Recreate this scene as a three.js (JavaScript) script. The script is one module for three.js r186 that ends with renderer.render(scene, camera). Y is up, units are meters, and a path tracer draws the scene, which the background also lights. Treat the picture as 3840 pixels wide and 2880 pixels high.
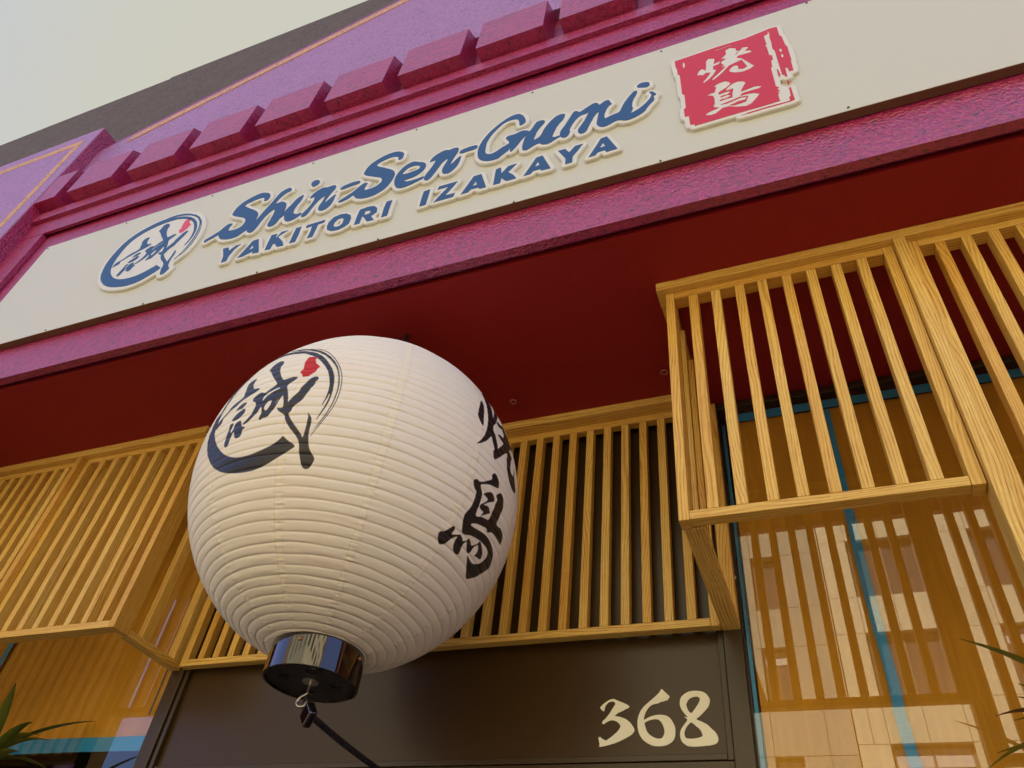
import * as THREE from 'three';
import { RoundedBoxGeometry } from 'three/addons/geometries/RoundedBoxGeometry.js';
import { mergeGeometries } from 'three/addons/utils/BufferGeometryUtils.js';

// ---------------------------------------------------------------- camera, sky, sun, exposure
const scene = new THREE.Scene();
const U = 2;                         // metres per survey unit (soffit height above the eye = 1 unit)
const EYE = 1.6;
const YAW = 26.431 * Math.PI / 180, PITCH = 43.316 * Math.PI / 180, ROLL = 7.894 * Math.PI / 180;
const FPX = 2884;                    // focal length in pixels of the 3840 x 2880 photograph
const camera = new THREE.PerspectiveCamera(2 * Math.atan(1440 / FPX) * 180 / Math.PI, 4 / 3, 0.05, 400);
camera.position.set(0, EYE, 0);
camera.rotation.order = 'YXZ';
camera.rotation.set(PITCH, YAW, ROLL);
camera.updateMatrixWorld();
const CAMQ = camera.quaternion.clone();

const SUN = new THREE.Vector3(-0.20, 0.76, -0.64).normalize();
const EXPOSURE = 3.9;
function skyTexture() {
  const w = 512, h = 256, d = new Float32Array(w * h * 4);
  for (let j = 0; j < h; j++) for (let i = 0; i < w; i++) {
    const th = ((i + .5) / w - .5) * 2 * Math.PI, ph = ((j + .5) / h - .5) * Math.PI;
    const x = Math.cos(th) * Math.cos(ph), y = Math.sin(ph), z = Math.sin(th) * Math.cos(ph);
    const c = Math.max(0, x * SUN.x + y * SUN.y + z * SUN.z);
    const e = Math.max(0, y);
    const hor = Math.pow(1 - e, 2.2);                      // haze towards the horizon
    const q = Math.max(0, Math.min(1, (c - 0.25) / 0.60)), glow = q * q * (3 - 2 * q);   // broad white haze on the sun's side
    const k = (j * w + i) * 4;
    d[k] = 0.088 + 0.06 * hor * (1 - glow) + 0.069 * glow;
    d[k + 1] = 0.147 + 0.035 * hor * (1 - glow) + 0.008 * glow;
    d[k + 2] = 0.355 - 0.06 * hor * (1 - glow) - 0.222 * glow;
    d[k + 3] = 1;
  }
  const t = new THREE.DataTexture(d, w, h, THREE.RGBAFormat, THREE.FloatType);
  t.mapping = THREE.EquirectangularReflectionMapping;
  t.magFilter = t.minFilter = THREE.LinearFilter; t.needsUpdate = true;
  return t;
}
scene.background = skyTexture();
scene.environment = scene.background;

const sun = new THREE.DirectionalLight(new THREE.Color(1, 0.93, 0.80), 5);
sun.position.copy(SUN).multiplyScalar(60);
sun.castShadow = true; sun.shadow.radius = 1; sun.shadow.mapSize.set(2048, 2048);
Object.assign(sun.shadow.camera, { left: -30, right: 30, top: 30, bottom: -30, near: 1, far: 140 });
scene.add(sun, sun.target);

const renderer = new THREE.WebGLRenderer({ antialias: true });
renderer.toneMapping = THREE.LinearToneMapping;
renderer.toneMappingExposure = EXPOSURE;
renderer.shadowMap.enabled = true;

// ---------------------------------------------------------------- helpers
let seed = 7;
const rnd = () => { seed = (seed * 1664525 + 1013904223) >>> 0; return seed / 4294967296; };
const rr = (a, b) => a + (b - a) * rnd();
const hash = (x, y, s = 0) => { let n = Math.imul(x, 374761393) ^ Math.imul(y, 668265263) ^ Math.imul(s + 1, 1274126177); n = Math.imul(n ^ (n >>> 13), 1274126177); return ((n ^ (n >>> 16)) >>> 0) / 4294967296; };
function vnoise(x, y, px, py, s = 0) {                    // value noise, periodic in px, py
  const xi = Math.floor(x), yi = Math.floor(y), fx = x - xi, fy = y - yi;
  const u = fx * fx * (3 - 2 * fx), v = fy * fy * (3 - 2 * fy), m = (a, p) => ((a % p) + p) % p;
  const a = hash(m(xi, px), m(yi, py), s), b = hash(m(xi + 1, px), m(yi, py), s), c = hash(m(xi, px), m(yi + 1, py), s), d = hash(m(xi + 1, px), m(yi + 1, py), s);
  return a + (b - a) * u + (c - a) * v + (a - b - c + d) * u * v;
}
const names = {};
function uniq(n) { const k = names[n] = (names[n] ?? -1) + 1; return k ? n + '_' + String(k).padStart(3, '0') : n; }
function fin(o) { o.castShadow = o.receiveShadow = true; return o; }
function thing(name, label, category, group) {
  const g = new THREE.Group(); g.name = uniq(name); g.userData = { label, category };
  if (group) g.userData.group = group;
  scene.add(g); return g;
}
function put(name, geo, mat, parent) { const m = fin(new THREE.Mesh(geo, mat)); m.name = name; parent.add(m); return m; }
function single(name, geo, mat, label, category, group) {
  const m = fin(new THREE.Mesh(geo, mat)); m.name = uniq(name); m.userData = { label, category };
  if (group) m.userData.group = group; scene.add(m); return m;
}
function structure(name, geo, mat) { const m = fin(new THREE.Mesh(geo, mat)); m.name = name; m.userData = { kind: 'structure' }; scene.add(m); return m; }
const W = (x, y, z) => new THREE.Vector3(x * U, EYE + y * U, z * U);   // survey units -> metres
// uv in metres from the dominant normal; along = axis that runs with v
function metricUV(g, along = 'y', ou = 0, ov = 0) {
  const p = g.attributes.position, n = g.attributes.normal, uv = new Float32Array(p.count * 2);
  for (let i = 0; i < p.count; i++) {
    const q = [p.getX(i), p.getY(i), p.getZ(i)], a = [Math.abs(n.getX(i)), Math.abs(n.getY(i)), Math.abs(n.getZ(i))];
    const k = a[0] > a[1] && a[0] > a[2] ? 0 : a[1] > a[2] ? 1 : 2;
    const ax = 'xyz'.indexOf(along); let u, v;
    if (k === ax) { u = q[(k + 1) % 3]; v = q[(k + 2) % 3]; }
    else { v = q[ax]; u = q[3 - k - ax]; }
    uv[2 * i] = u + ou; uv[2 * i + 1] = v + ov;
  }
  g.setAttribute('uv', new THREE.BufferAttribute(uv, 2)); return g;
}
// box between survey-unit limits, edges rounded by r metres
function ubox(x0, x1, y0, y1, z0, z1, r = 0.0015, along = 'y', jitter = false) {
  const w = Math.abs(x1 - x0) * U, h = Math.abs(y1 - y0) * U, d = Math.abs(z1 - z0) * U;
  const g = r > 0 ? new RoundedBoxGeometry(w, h, d, 2, Math.min(r, w / 3, h / 3, d / 3)) : new THREE.BoxGeometry(w, h, d);
  const c = W((x0 + x1) / 2, (y0 + y1) / 2, (z0 + z1) / 2); g.translate(c.x, c.y, c.z);
  return metricUV(g, along, jitter ? rr(0, 7) : 0, jitter ? rr(0, 7) : 0);
}
// prism: profile of [z, y] survey points, extruded along x between x0 and x1
function profileX(pts, x0, x1) {
  const s = new THREE.Shape(pts.map(([z, y]) => new THREE.Vector2(z * U, EYE + y * U)));
  const g = new THREE.ExtrudeGeometry(s, { depth: (x1 - x0) * U, bevelEnabled: false });
  const p = g.attributes.position;                          // shape x -> world z, shape y -> y, depth -> x
  for (let i = 0; i < p.count; i++) { const a = p.getX(i), b = p.getY(i), c = p.getZ(i); p.setXYZ(i, x0 * U + c, b, a); }
  const idx = []; const n = p.count;                         // mirrored axes: flip the winding
  const gi = g.index; for (let i = 0; i < n; i += 3) idx.push(i, i + 2, i + 1);
  g.setIndex(gi ? gi : idx); g.computeVertexNormals(); return metricUV(g.toNonIndexed(), 'y');
}
function ray(px, py) {                                       // direction through a photograph pixel
  return new THREE.Vector3(px - 1920, 1440 - py, -FPX).applyQuaternion(CAMQ).normalize();
}
function onZ(px, py, zu) { const d = ray(px, py); return d.multiplyScalar(zu * U / d.z).add(camera.position); }

// ---------------------------------------------------------------- textures and materials
function dataTex(size, fn, { srgb = false, rep = 1, h = size } = {}) {
  const d = new Uint8Array(size * h * 4);
  for (let j = 0; j < h; j++) for (let i = 0; i < size; i++) { const c = fn(i / size, j / h, i, j), k = (j * size + i) * 4; d[k] = Math.max(0, Math.min(255, c[0] * 255)); d[k + 1] = Math.max(0, Math.min(255, c[1] * 255)); d[k + 2] = Math.max(0, Math.min(255, c[2] * 255)); d[k + 3] = 255; }
  const t = new THREE.DataTexture(d, size, h); t.wrapS = t.wrapT = THREE.RepeatWrapping; t.magFilter = THREE.LinearFilter; t.minFilter = THREE.LinearMipmapLinearFilter; t.generateMipmaps = true;
  if (srgb) t.colorSpace = THREE.SRGBColorSpace; t.repeat.set(1 / (Array.isArray(rep) ? rep[0] : rep), 1 / (Array.isArray(rep) ? rep[1] : rep)); t.needsUpdate = true; return t;
}
// stucco relief, one tile = 0.9 m
const stuccoH = (u, v) => {
  const a = vnoise(u * 200, v * 200, 200, 200, 1), b = vnoise(u * 112, v * 112, 112, 112, 2), c = vnoise(u * 40, v * 40, 40, 40, 3);
  const p = vnoise(u * 130, v * 130, 130, 130, 5), pit = p > 0.82 ? -1.6 * (p - .82) : 0;
  return 0.55 + 0.42 * (a - .5) + 0.55 * (b - .5) + 0.12 * (c - .5) + pit;
};
const stuccoBump = dataTex(1024, (u, v) => { const h = stuccoH(u, v); return [h, h, h]; }, { rep: 0.9 });
const stuccoTint = dataTex(1024, (u, v) => {  // paint mottle; grain and dark specks also carry relief shading as colour
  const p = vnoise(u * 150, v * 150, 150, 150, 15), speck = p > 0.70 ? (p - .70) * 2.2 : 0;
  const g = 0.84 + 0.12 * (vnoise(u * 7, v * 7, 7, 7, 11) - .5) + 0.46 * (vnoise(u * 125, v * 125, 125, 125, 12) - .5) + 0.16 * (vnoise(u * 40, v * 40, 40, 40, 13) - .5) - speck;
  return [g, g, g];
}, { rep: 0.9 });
const wallTint = dataTex(1024, (u, v) => {  // stronger speckle for the lavender wall, relief shading painted into the tint
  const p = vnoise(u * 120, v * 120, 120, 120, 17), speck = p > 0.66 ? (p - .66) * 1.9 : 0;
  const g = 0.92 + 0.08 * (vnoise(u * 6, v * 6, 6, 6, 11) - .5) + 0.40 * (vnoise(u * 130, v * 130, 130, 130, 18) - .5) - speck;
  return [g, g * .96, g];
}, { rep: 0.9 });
const brushBump = dataTex(512, (u, v) => { const h = 0.5 + 0.5 * (vnoise(u * 16, v * 130, 16, 130, 21) - .5) + 0.35 * (vnoise(u * 60, v * 60, 60, 60, 22) - .5); return [h, h, h]; }, { rep: 0.7 });
// oak, tile 0.30 m across the grain x 1.2 m along
const oak = (() => {
  const f = (u, v) => {
    const warp = (vnoise(u * 3, v * 2, 3, 2, 31) - .5) * 0.22 + (vnoise(u * 6, v * 9, 6, 9, 32) - .5) * 0.05;
    const ring = Math.min(1, Math.abs(((((u + warp) * 34) % 1) + 1) % 1 - .5) * 2);
    const early = Math.pow(1 - ring, 2.2);
    const pore = vnoise(u * 220, v * 26, 220, 26, 33) > 0.70 ? 1 : 0;
    const fine = vnoise(u * 150, v * 10, 150, 10, 34);
    const fleck = vnoise(u * 30, v * 40, 30, 40, 35) > 0.80 ? 1 : 0;
    const tone = vnoise(u * 5, v * 1.0 * 3, 5, 3, 36);
    return { d: 0.42 * early * (0.55 + 0.45 * fine) + 0.26 * pore * (0.3 + early) + 0.16 * (fine - .5) + 0.10 * (tone - .5) - 0.06 * fleck };
  };
  const map = dataTex(768, (u, v) => { const { d } = f(u, v); return [0.96 - 0.34 * d, 0.94 - 0.58 * d, 0.90 - 0.95 * d]; }, { srgb: true, rep: [0.30, 1.2] });
  const bump = dataTex(512, (u, v) => { const { d } = f(u, v); const h = 0.7 - 0.5 * d; return [h, h, h]; }, { rep: [0.30, 1.2] });
  return { map, bump };
})();
const col = (r, g, b) => new THREE.Color().setRGB(r, g, b);
const std = (c, roughness, extra = {}) => new THREE.MeshPhysicalMaterial({ color: c, roughness, metalness: 0, ...extra });
const oakTones = [[0.85, 0.60, 0.155], [0.88, 0.64, 0.185], [0.82, 0.545, 0.125], [0.86, 0.59, 0.145], [0.79, 0.50, 0.105]].map(c => std(col(...c), 0.48, { map: oak.map, bumpMap: oak.bump, bumpScale: 0.0006 }));
const oakMat = () => oakTones[Math.floor(rnd() * oakTones.length)];
const M = {
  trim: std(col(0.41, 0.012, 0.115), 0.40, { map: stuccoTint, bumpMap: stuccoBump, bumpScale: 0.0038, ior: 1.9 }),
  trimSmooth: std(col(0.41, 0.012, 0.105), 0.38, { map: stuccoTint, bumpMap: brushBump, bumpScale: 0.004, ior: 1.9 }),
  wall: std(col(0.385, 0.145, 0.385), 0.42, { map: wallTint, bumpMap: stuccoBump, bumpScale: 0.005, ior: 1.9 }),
  soffit: std(col(0.28, 0.002, 0.002), 0.7, { bumpMap: brushBump, bumpScale: 0.0006 }),
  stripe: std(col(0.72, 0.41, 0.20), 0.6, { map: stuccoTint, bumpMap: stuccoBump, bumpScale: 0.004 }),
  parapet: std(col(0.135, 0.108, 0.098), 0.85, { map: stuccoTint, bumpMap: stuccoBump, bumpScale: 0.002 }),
  signFace: std(col(0.61, 0.62, 0.51), 0.38),
  signUnderShade: std(col(0.16, 0.075, 0.035), 0.7),
  backing: std(col(0.70, 0.70, 0.63), 0.4),
  blue: std(col(0.012, 0.078, 0.225), 0.5),
  pink: std(col(0.72, 0.045, 0.09), 0.4),
  stampRed: std(col(0.58, 0.018, 0.035), 0.5),
  number: std(col(0.88, 0.87, 0.70), 0.5),
  bronze: std(col(0.048, 0.029, 0.010), 0.34),
  bronzePanel: std(col(0.050, 0.026, 0.006), 0.30, { ior: 1.45 }),
  black: std(col(0.012, 0.008, 0.008), 0.5),
  lacquer: std(col(0.012, 0.006, 0.006), 0.06, { clearcoat: 1, clearcoatRoughness: 0.03 }),
  copper: std(col(0.55, 0.20, 0.09), 0.35, { metalness: 1 }),
  steel: std(col(0.62, 0.60, 0.55), 0.28, { metalness: 1 }),
  channel: std(col(0.22, 0.19, 0.15), 0.6),
  screw: std(col(0.10, 0.095, 0.085), 0.5, { metalness: .6 }),
  rope: std(col(0.014, 0.010, 0.010), 0.9),
  glass: std(col(1, 1, 1), 0, { transmission: 1, thickness: 0, ior: 2.0 }),
  kraft: std(col(0.62, 0.30, 0.012), 0.85, { map: dataTex(256, (u, v) => { const g = 0.86 + .14 * (vnoise(u * 90, v * 7, 90, 7, 41) - .5) + .10 * (vnoise(u * 6, v * 6, 6, 6, 42) - .5); return [g, g, g]; }, { rep: 0.8 }) }),
  tape: std(col(0.010, 0.26, 0.52), 0.55, { bumpMap: brushBump, bumpScale: 0.0008 }),
  room: std(col(0.05, 0.03, 0.02), 0.9),
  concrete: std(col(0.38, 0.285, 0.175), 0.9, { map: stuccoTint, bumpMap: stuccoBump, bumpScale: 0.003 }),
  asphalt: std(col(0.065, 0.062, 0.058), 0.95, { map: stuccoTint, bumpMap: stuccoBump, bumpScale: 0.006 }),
  marking: std(col(0.75, 0.72, 0.62), 0.8),
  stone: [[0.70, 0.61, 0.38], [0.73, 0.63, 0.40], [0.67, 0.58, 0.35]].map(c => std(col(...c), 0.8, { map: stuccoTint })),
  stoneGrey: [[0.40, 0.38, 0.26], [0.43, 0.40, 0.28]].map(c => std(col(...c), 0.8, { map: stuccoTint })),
  farGlass: std(col(0.10, 0.085, 0.075), 0.08),
  farFrame: std(col(0.16, 0.11, 0.07), 0.5),
  blind: std(col(0.55, 0.48, 0.40), 0.8),
  leaf: [[0.11, 0.135, 0.012], [0.17, 0.18, 0.016], [0.24, 0.22, 0.022]].map(c => std(col(...c), 0.42, { side: THREE.DoubleSide })),
  leafRed: std(col(0.10, 0.045, 0.02), 0.45, { side: THREE.DoubleSide }),
  cane: std(col(0.16, 0.11, 0.06), 0.9),
  pot: std(col(0.07, 0.06, 0.055), 0.6),
  soil: std(col(0.04, 0.028, 0.018), 1),
  anchor: std(col(0.36, 0.12, 0.07), 0.5),
};

// ---------------------------------------------------------------- the ground
{
  const g1 = new THREE.BoxGeometry(160, 0.2, 10.4); g1.translate(0, -0.1, 2.8); structure('pavement', metricUV(g1), M.concrete);
  const g2 = new THREE.PlaneGeometry(400, 400).rotateX(-Math.PI / 2); g2.translate(0, -0.16, 0); structure('road', metricUV(g2), M.asphalt);
  const g3 = new THREE.BoxGeometry(160, 0.2, 3.4); g3.translate(0, -0.1, 18.1); structure('far_pavement', metricUV(g3), M.concrete);
}

// ---------------------------------------------------------------- the restaurant building
const B = thing('restaurant_building', 'burgundy stucco shopfront with gabled parapet, square dentils and striped pier', 'building');
const XL = -4.2, XR = 1.9;
const XP = -1.893;                       // right face of the pier
const ZL = -0.6557, ZS = -0.639, ZF4 = -0.636, ZW = -1.105;
// lintel and everything hidden behind the sign
put('lintel', profileX([[ZL, 1.0], [ZL, 1.66], [-0.78, 1.66], [-0.78, 1.02], [-0.6835, 1.02], [-0.6835, 1.013], [-0.672, 1.013], [-0.672, 1.0]], XL, XR), M.trim, B);
put('soffit', profileX([[-0.685, 1.0], [-0.685, 1.019], [-1.30, 1.019], [-1.30, 1.0]], XL, XR), M.soffit, B);
// stepped mouldings above the sign
put('moulding', profileX([[-0.6400, 1.619], [-0.6400, 1.688], [-0.70, 1.688], [-0.70, 1.6605], [-0.6552, 1.6605], [-0.6552, 1.640], [-0.6535, 1.629], [-0.649, 1.621]], XP, XR), M.trim, B);
put('moulding', profileX([[-0.6290, 1.6885], [-0.6290, 1.722], [-0.632, 1.738], [-0.638, 1.7452], [-0.70, 1.7452], [-0.70, 1.6885]], XP, XR), M.trim, B);
// upright return of the moulding along the pier
put('moulding', ubox(XP, -1.806, 1.0, 1.6185, -0.6402, -0.6556, 0.004), M.trim, B);
// recess behind the dentils and the band above it
put('dentil_recess', ubox(XP, XR, 1.7455, 1.93, -0.662, -0.72, 0), M.trim, B);
const dent = [];
for (const x of [-1.7664, -1.5468, -1.3321, -1.122, -0.915, -0.7101, -0.5079, -0.3074, -0.105, 0.097, 0.30, 0.502, 0.705, 0.907, 1.11, 1.312, 1.515]) dent.push([x, x + 0.163]);
dent.unshift([XP + 0.002, -1.8127]);
for (const [a, b] of dent) {
  const g = profileX([[-0.6007, 1.7456], [-0.6007, 1.889], [-0.6358, 1.918], [-0.6615, 1.918], [-0.6615, 1.7456]], a, b);
  put('dentil', g, M.trimSmooth, B);
}
// gable wall with its stripe
const GX = 0.02, gy = x => 2.1216 + (Math.min(x, 2 * GX - x) + 1.8321) * 0.3729;
{
  const pts = [[XP, 1.9192], [XR, 1.9192], [XR, gy(XR) > 1.95 ? gy(XR) : 2.0], [GX, gy(GX)], [XP, gy(XP)]];
  const flat = (arr, z0, z1) => {
    const s = new THREE.Shape(arr.map(([x, y]) => new THREE.Vector2(x * U, EYE + y * U)));
    const g = new THREE.ExtrudeGeometry(s, { depth: (z0 - z1) * U, bevelEnabled: false }); g.translate(0, 0, z1 * U); g.computeVertexNormals(); return metricUV(g);
  };
  const gw = put('gable_wall', flat(pts, ZF4, -0.699), M.wall, B);
  const lo = x => gy(x) - 0.0585, hi = x => gy(x) - 0.0235;
  put('painted_stripe', flat([[-1.775, lo(-1.775) + 0.002], [GX, lo(GX)], [GX, hi(GX)], [-1.765, hi(-1.765)]], ZF4 + 0.0016, ZF4 - 0.001), M.stripe, gw);
  const cop = flat([[XP, gy(XP) + 0.0005], [GX, gy(GX) + 0.0005], [GX, gy(GX) + 0.006], [XP, gy(XP) + 0.006]], ZF4 + 0.001, -0.6985);
  put('coping', cop, M.trimSmooth, B);
  // pier on the left
  const pier = put('pier', ubox(XL, XP, -0.8, 2.19, -0.598, -0.70, 0.012), M.wall, B);
  put('painted_stripe', ubox(XL + .1, -1.9425, 2.104, 2.133, -0.5972, -0.60, 0.001), M.stripe, pier);
  put('painted_stripe', ubox(-1.968, -1.9425, 0.2, 2.1035, -0.5972, -0.60, 0.001), M.stripe, pier);
  put('pier_shaded_side', ubox(XP - 0.02, XP + 0.0008, 1.0, 2.186, -0.6005, -0.6985, 0.004), M.trim, pier);  // skin over the right face, its shade put in as darker red
  put('flashing', ubox(XP + 0.001, XP + 0.012, 2.10, 2.155, -0.662, -0.698, 0.003), M.steel, B);
}
// tall plain wall behind the gable
put('parapet', ubox(-2.052, 3.2, 1.2, 4.10 * 0.70, -0.70, -0.80, 0.004), M.parapet, B);
put('parapet', ubox(-5.2, -2.0525, 1.2, 4.085 * 0.70, -0.7005, -0.80, 0.004), M.parapet, B);
// the mass of the building: roof, flanks, rear, floor of the shop
put('roof', ubox(-5.2, 3.2, 2.45, 2.55, -0.801, -6.5, 0), M.parapet, B);
put('rear_wall', ubox(-5.2, 3.2, -0.8, 2.55, -6.501, -6.6, 0), M.parapet, B);
put('flank_wall', ubox(-5.3, -5.201, -0.8, 2.55, -0.60, -6.6, 0), M.parapet, B);
put('flank_wall', ubox(3.201, 3.3, -0.8, 2.55, -0.60, -6.6, 0), M.parapet, B);
put('ceiling', ubox(-5.2, 3.2, 1.02, 1.10, -0.802, -6.5, 0), M.room, B);
put('interior_wall', ubox(-5.2, 3.2, -0.8, 1.02, -2.6, -2.62, 0), M.room, B);
put('interior_floor', ubox(-5.2, 3.2, -0.8, -0.795, -1.12, -2.6, 0), M.room, B);
put('end_pier', ubox(XR, 3.2, -0.8, 2.30, -0.598, -1.30, 0.01), M.wall, B);
put('end_pier', ubox(-5.2, XL, -0.8, 2.19, -0.598, -1.30, 0.01), M.wall, B);
// bronze door frame
put('door_frame', ubox(-1.1835, -1.1535, -0.8, 0.998, -1.098, -1.16, 0.003), M.bronze, B);
put('door_frame', ubox(-1.1500, -1.1415, -0.8, 0.998, -1.101, -1.16, 0.002), M.bronze, B);
put('door_frame', ubox(-0.1450, -0.1176, -0.8, 0.998, -1.098, -1.16, 0.003), M.bronze, B);
put('door_frame', ubox(-1.1535, -1.1500, -0.8, 0.998, -1.112, -1.16, 0), M.black, B);
put('window_frame', ubox(XL, -1.184, 0.985, 0.999, -1.10, -1.16, 0.003), M.bronze, B);
put('window_frame', ubox(-0.1172, XR, 0.985, 0.999, -1.10, -1.16, 0.003), M.bronze, B);
put('window_sill', ubox(XL, -1.184, -0.8, -0.45, -1.09, -1.16, 0.003), M.bronze, B);
put('window_sill', ubox(-0.1172, XR, -0.8, -0.45, -1.09, -1.16, 0.003), M.bronze, B);
// rings of old fixings in the soffit
for (const [x, z] of [[-0.4873, -0.9967], [-0.1913, -0.9925]]) { const g = new THREE.TorusGeometry(0.011, 0.0032, 8, 20).rotateX(Math.PI / 2); const c = W(x, 1.0, z); g.translate(c.x, c.y - 0.001, c.z); put('soffit_ring', g, M.anchor, B); }

// ---------------------------------------------------------------- transom panel over the door, door below
const T = thing('door_transom', 'dark bronze transom panel with painted street number above the entrance', 'transom');
put('panel', ubox(-1.1412, -0.1545, 0.3792, 0.998, -1.110, -1.13, 0), M.bronzePanel, T);
put('stop', ubox(-0.1541, -0.1456, 0.3700, 0.998, -1.104, -1.13, 0.002), M.bronze, T);
put('stop', ubox(-1.1412, -0.1543, 0.3706, 0.3790, -1.104, -1.13, 0.002), M.bronze, T);
const D = thing('entrance_door', 'dark framed glass entrance door under the numbered transom', 'door');
put('head_rail', ubox(-1.1412, -0.1456, 0.318, 0.3698, -1.106, -1.15, 0.002), M.bronze, D);
put('stile', ubox(-1.1412, -1.09, -0.795, 0.3175, -1.108, -1.15, 0.002), M.bronze, D);
put('stile', ubox(-0.196, -0.1456, -0.795, 0.3175, -1.108, -1.15, 0.002), M.bronze, D);
put('bottom_rail', ubox(-1.0895, -0.1965, -0.795, -0.66, -1.108, -1.15, 0.002), M.bronze, D);
{ const g = new THREE.PlaneGeometry(0.893 * U, 0.977 * U); const c = W(-0.643, -0.171, -1.125); g.translate(c.x, c.y, c.z); put('pane', g, M.glass, D); }
{ const g = new THREE.CylinderGeometry(0.016, 0.016, 0.9, 16); const c = W(-0.235, -0.25, -1.075); g.translate(c.x, c.y, c.z); put('handle', g, M.steel, D); }

// ---------------------------------------------------------------- shop windows, the paper and tape inside them
function windowPane(x0, x1, label) {
  const t = thing('shop_window', label, 'window');
  const g = new THREE.PlaneGeometry((x1 - x0) * U, 1.435 * U); const c = W((x0 + x1) / 2, 0.2675, ZW); g.translate(c.x, c.y, c.z); put('pane', g, M.glass, t);
  put('gasket', ubox(x0, x0 + 0.003, -0.45, 0.985, ZW + 0.001, ZW - 0.004, 0), M.black, t);
  put('gasket', ubox(x1 - 0.003, x1, -0.45, 0.985, ZW + 0.001, ZW - 0.004, 0), M.black, t);
}
windowPane(-0.1174, 1.88, 'large shop window behind the oak screen beside the number panel');
windowPane(-4.1, -1.1838, 'large shop window papered down to a blue tape line, behind a potted plant');
function sheet(x0, x1, y0, y1, z, amp = 0.004) {             // hand-hung paper: slightly wavy sheet
  const nx = 60, ny = 30, g = new THREE.PlaneGeometry((x1 - x0) * U, (y1 - y0) * U, nx, ny), p = g.attributes.position;
  for (let i = 0; i < p.count; i++) p.setZ(i, amp * (Math.sin(p.getX(i) * 9 + 1.2 * Math.sin(p.getY(i) * 3)) * .5 + Math.sin(p.getX(i) * 23 + p.getY(i) * 4) * .25));
  const c = W((x0 + x1) / 2, (y0 + y1) / 2, z); g.translate(c.x, c.y, c.z); g.computeVertexNormals(); return metricUV(g);
}
single('brown_paper', sheet(-0.105, 1.87, -0.44, 0.958, ZW - 0.010), M.kraft, 'brown wrapping paper hung inside the window beside the number panel', 'paper');
single('brown_paper', sheet(-4.1, -1.187, 0.418, 0.958, ZW - 0.010), M.kraft, 'brown wrapping paper ending at a horizontal blue tape inside the window', 'paper');
function tapeStrip(pts, w, label, z = ZW - 0.0028) {         // strip of tape along survey points [x, y]
  const pos = [], idx = [], k = w / 2;
  pts.forEach(([x, y], i) => {
    const a = pts[Math.max(0, i - 1)], b = pts[Math.min(pts.length - 1, i + 1)]; let dx = b[0] - a[0], dy = b[1] - a[1]; const l = Math.hypot(dx, dy); dx /= l; dy /= l;
    for (const s of [-1, 1]) { const v = W(x - dy * k * s * (1 + .06 * Math.sin(i * 2.3 + s)), y + dx * k * s * (1 + .06 * Math.sin(i * 1.7 - s)), z); pos.push(v.x, v.y, v.z); }
    if (i) { const q = 2 * i; idx.push(q - 2, q - 1, q, q - 1, q + 1, q); }
  });
  const g = new THREE.BufferGeometry(); g.setAttribute('position', new THREE.Float32BufferAttribute(pos, 3)); g.setIndex(idx); g.computeVertexNormals(); metricUV(g);
  const m = M.tape.clone(); m.side = THREE.DoubleSide;
  return single('tape_strip', g, m, label, 'tape');
}
const line = (a, b, n) => Array.from({ length: n + 1 }, (_, i) => [a[0] + (b[0] - a[0]) * i / n, a[1] + (b[1] - a[1]) * i / n]);
tapeStrip([...line([0.0645, 0.951], [0.0645, 0.60], 8), ...line([0.066, 0.55], [0.0685, 0.45], 3), ...line([0.067, 0.42], [0.071, 0.36], 3), ...line([0.071, 0.3], [0.07, -0.4], 6)], 0.0142, 'long upright blue tape down the middle of the papered window');
tapeStrip(line([-0.1105, 0.951], [-0.1102, -0.4], 20), 0.0052, 'narrow blue tape along the window edge beside the number panel');
tapeStrip(line([-0.105, 0.9635], [1.85, 0.9635], 24), 0.0185, 'blue tape along the top of the brown paper behind the taller oak panel');
tapeStrip(line([-4.0, 0.4228], [-1.187, 0.4218], 30), 0.0262, 'wide horizontal blue tape along the foot of the brown paper');
tapeStrip(line([-1.697, 0.951], [-1.697, 0.437], 14), 0.0148, 'upright blue tape in the window papered down to a tape line');
tapeStrip(line([-1.1892, 0.408], [-1.1892, -0.2], 10), 0.0095, 'blue tape down the window edge below the horizontal tape');
{ // small aluminium channel beside the door frame
  single('glazing_channel', ubox(-1.2028, -1.2005, 0.47, 0.7013, ZW + 0.004, ZW + 0.0005, 0.001), M.channel, 'thin aluminium channel on the glass beside the door frame', 'channel');
}

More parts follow.
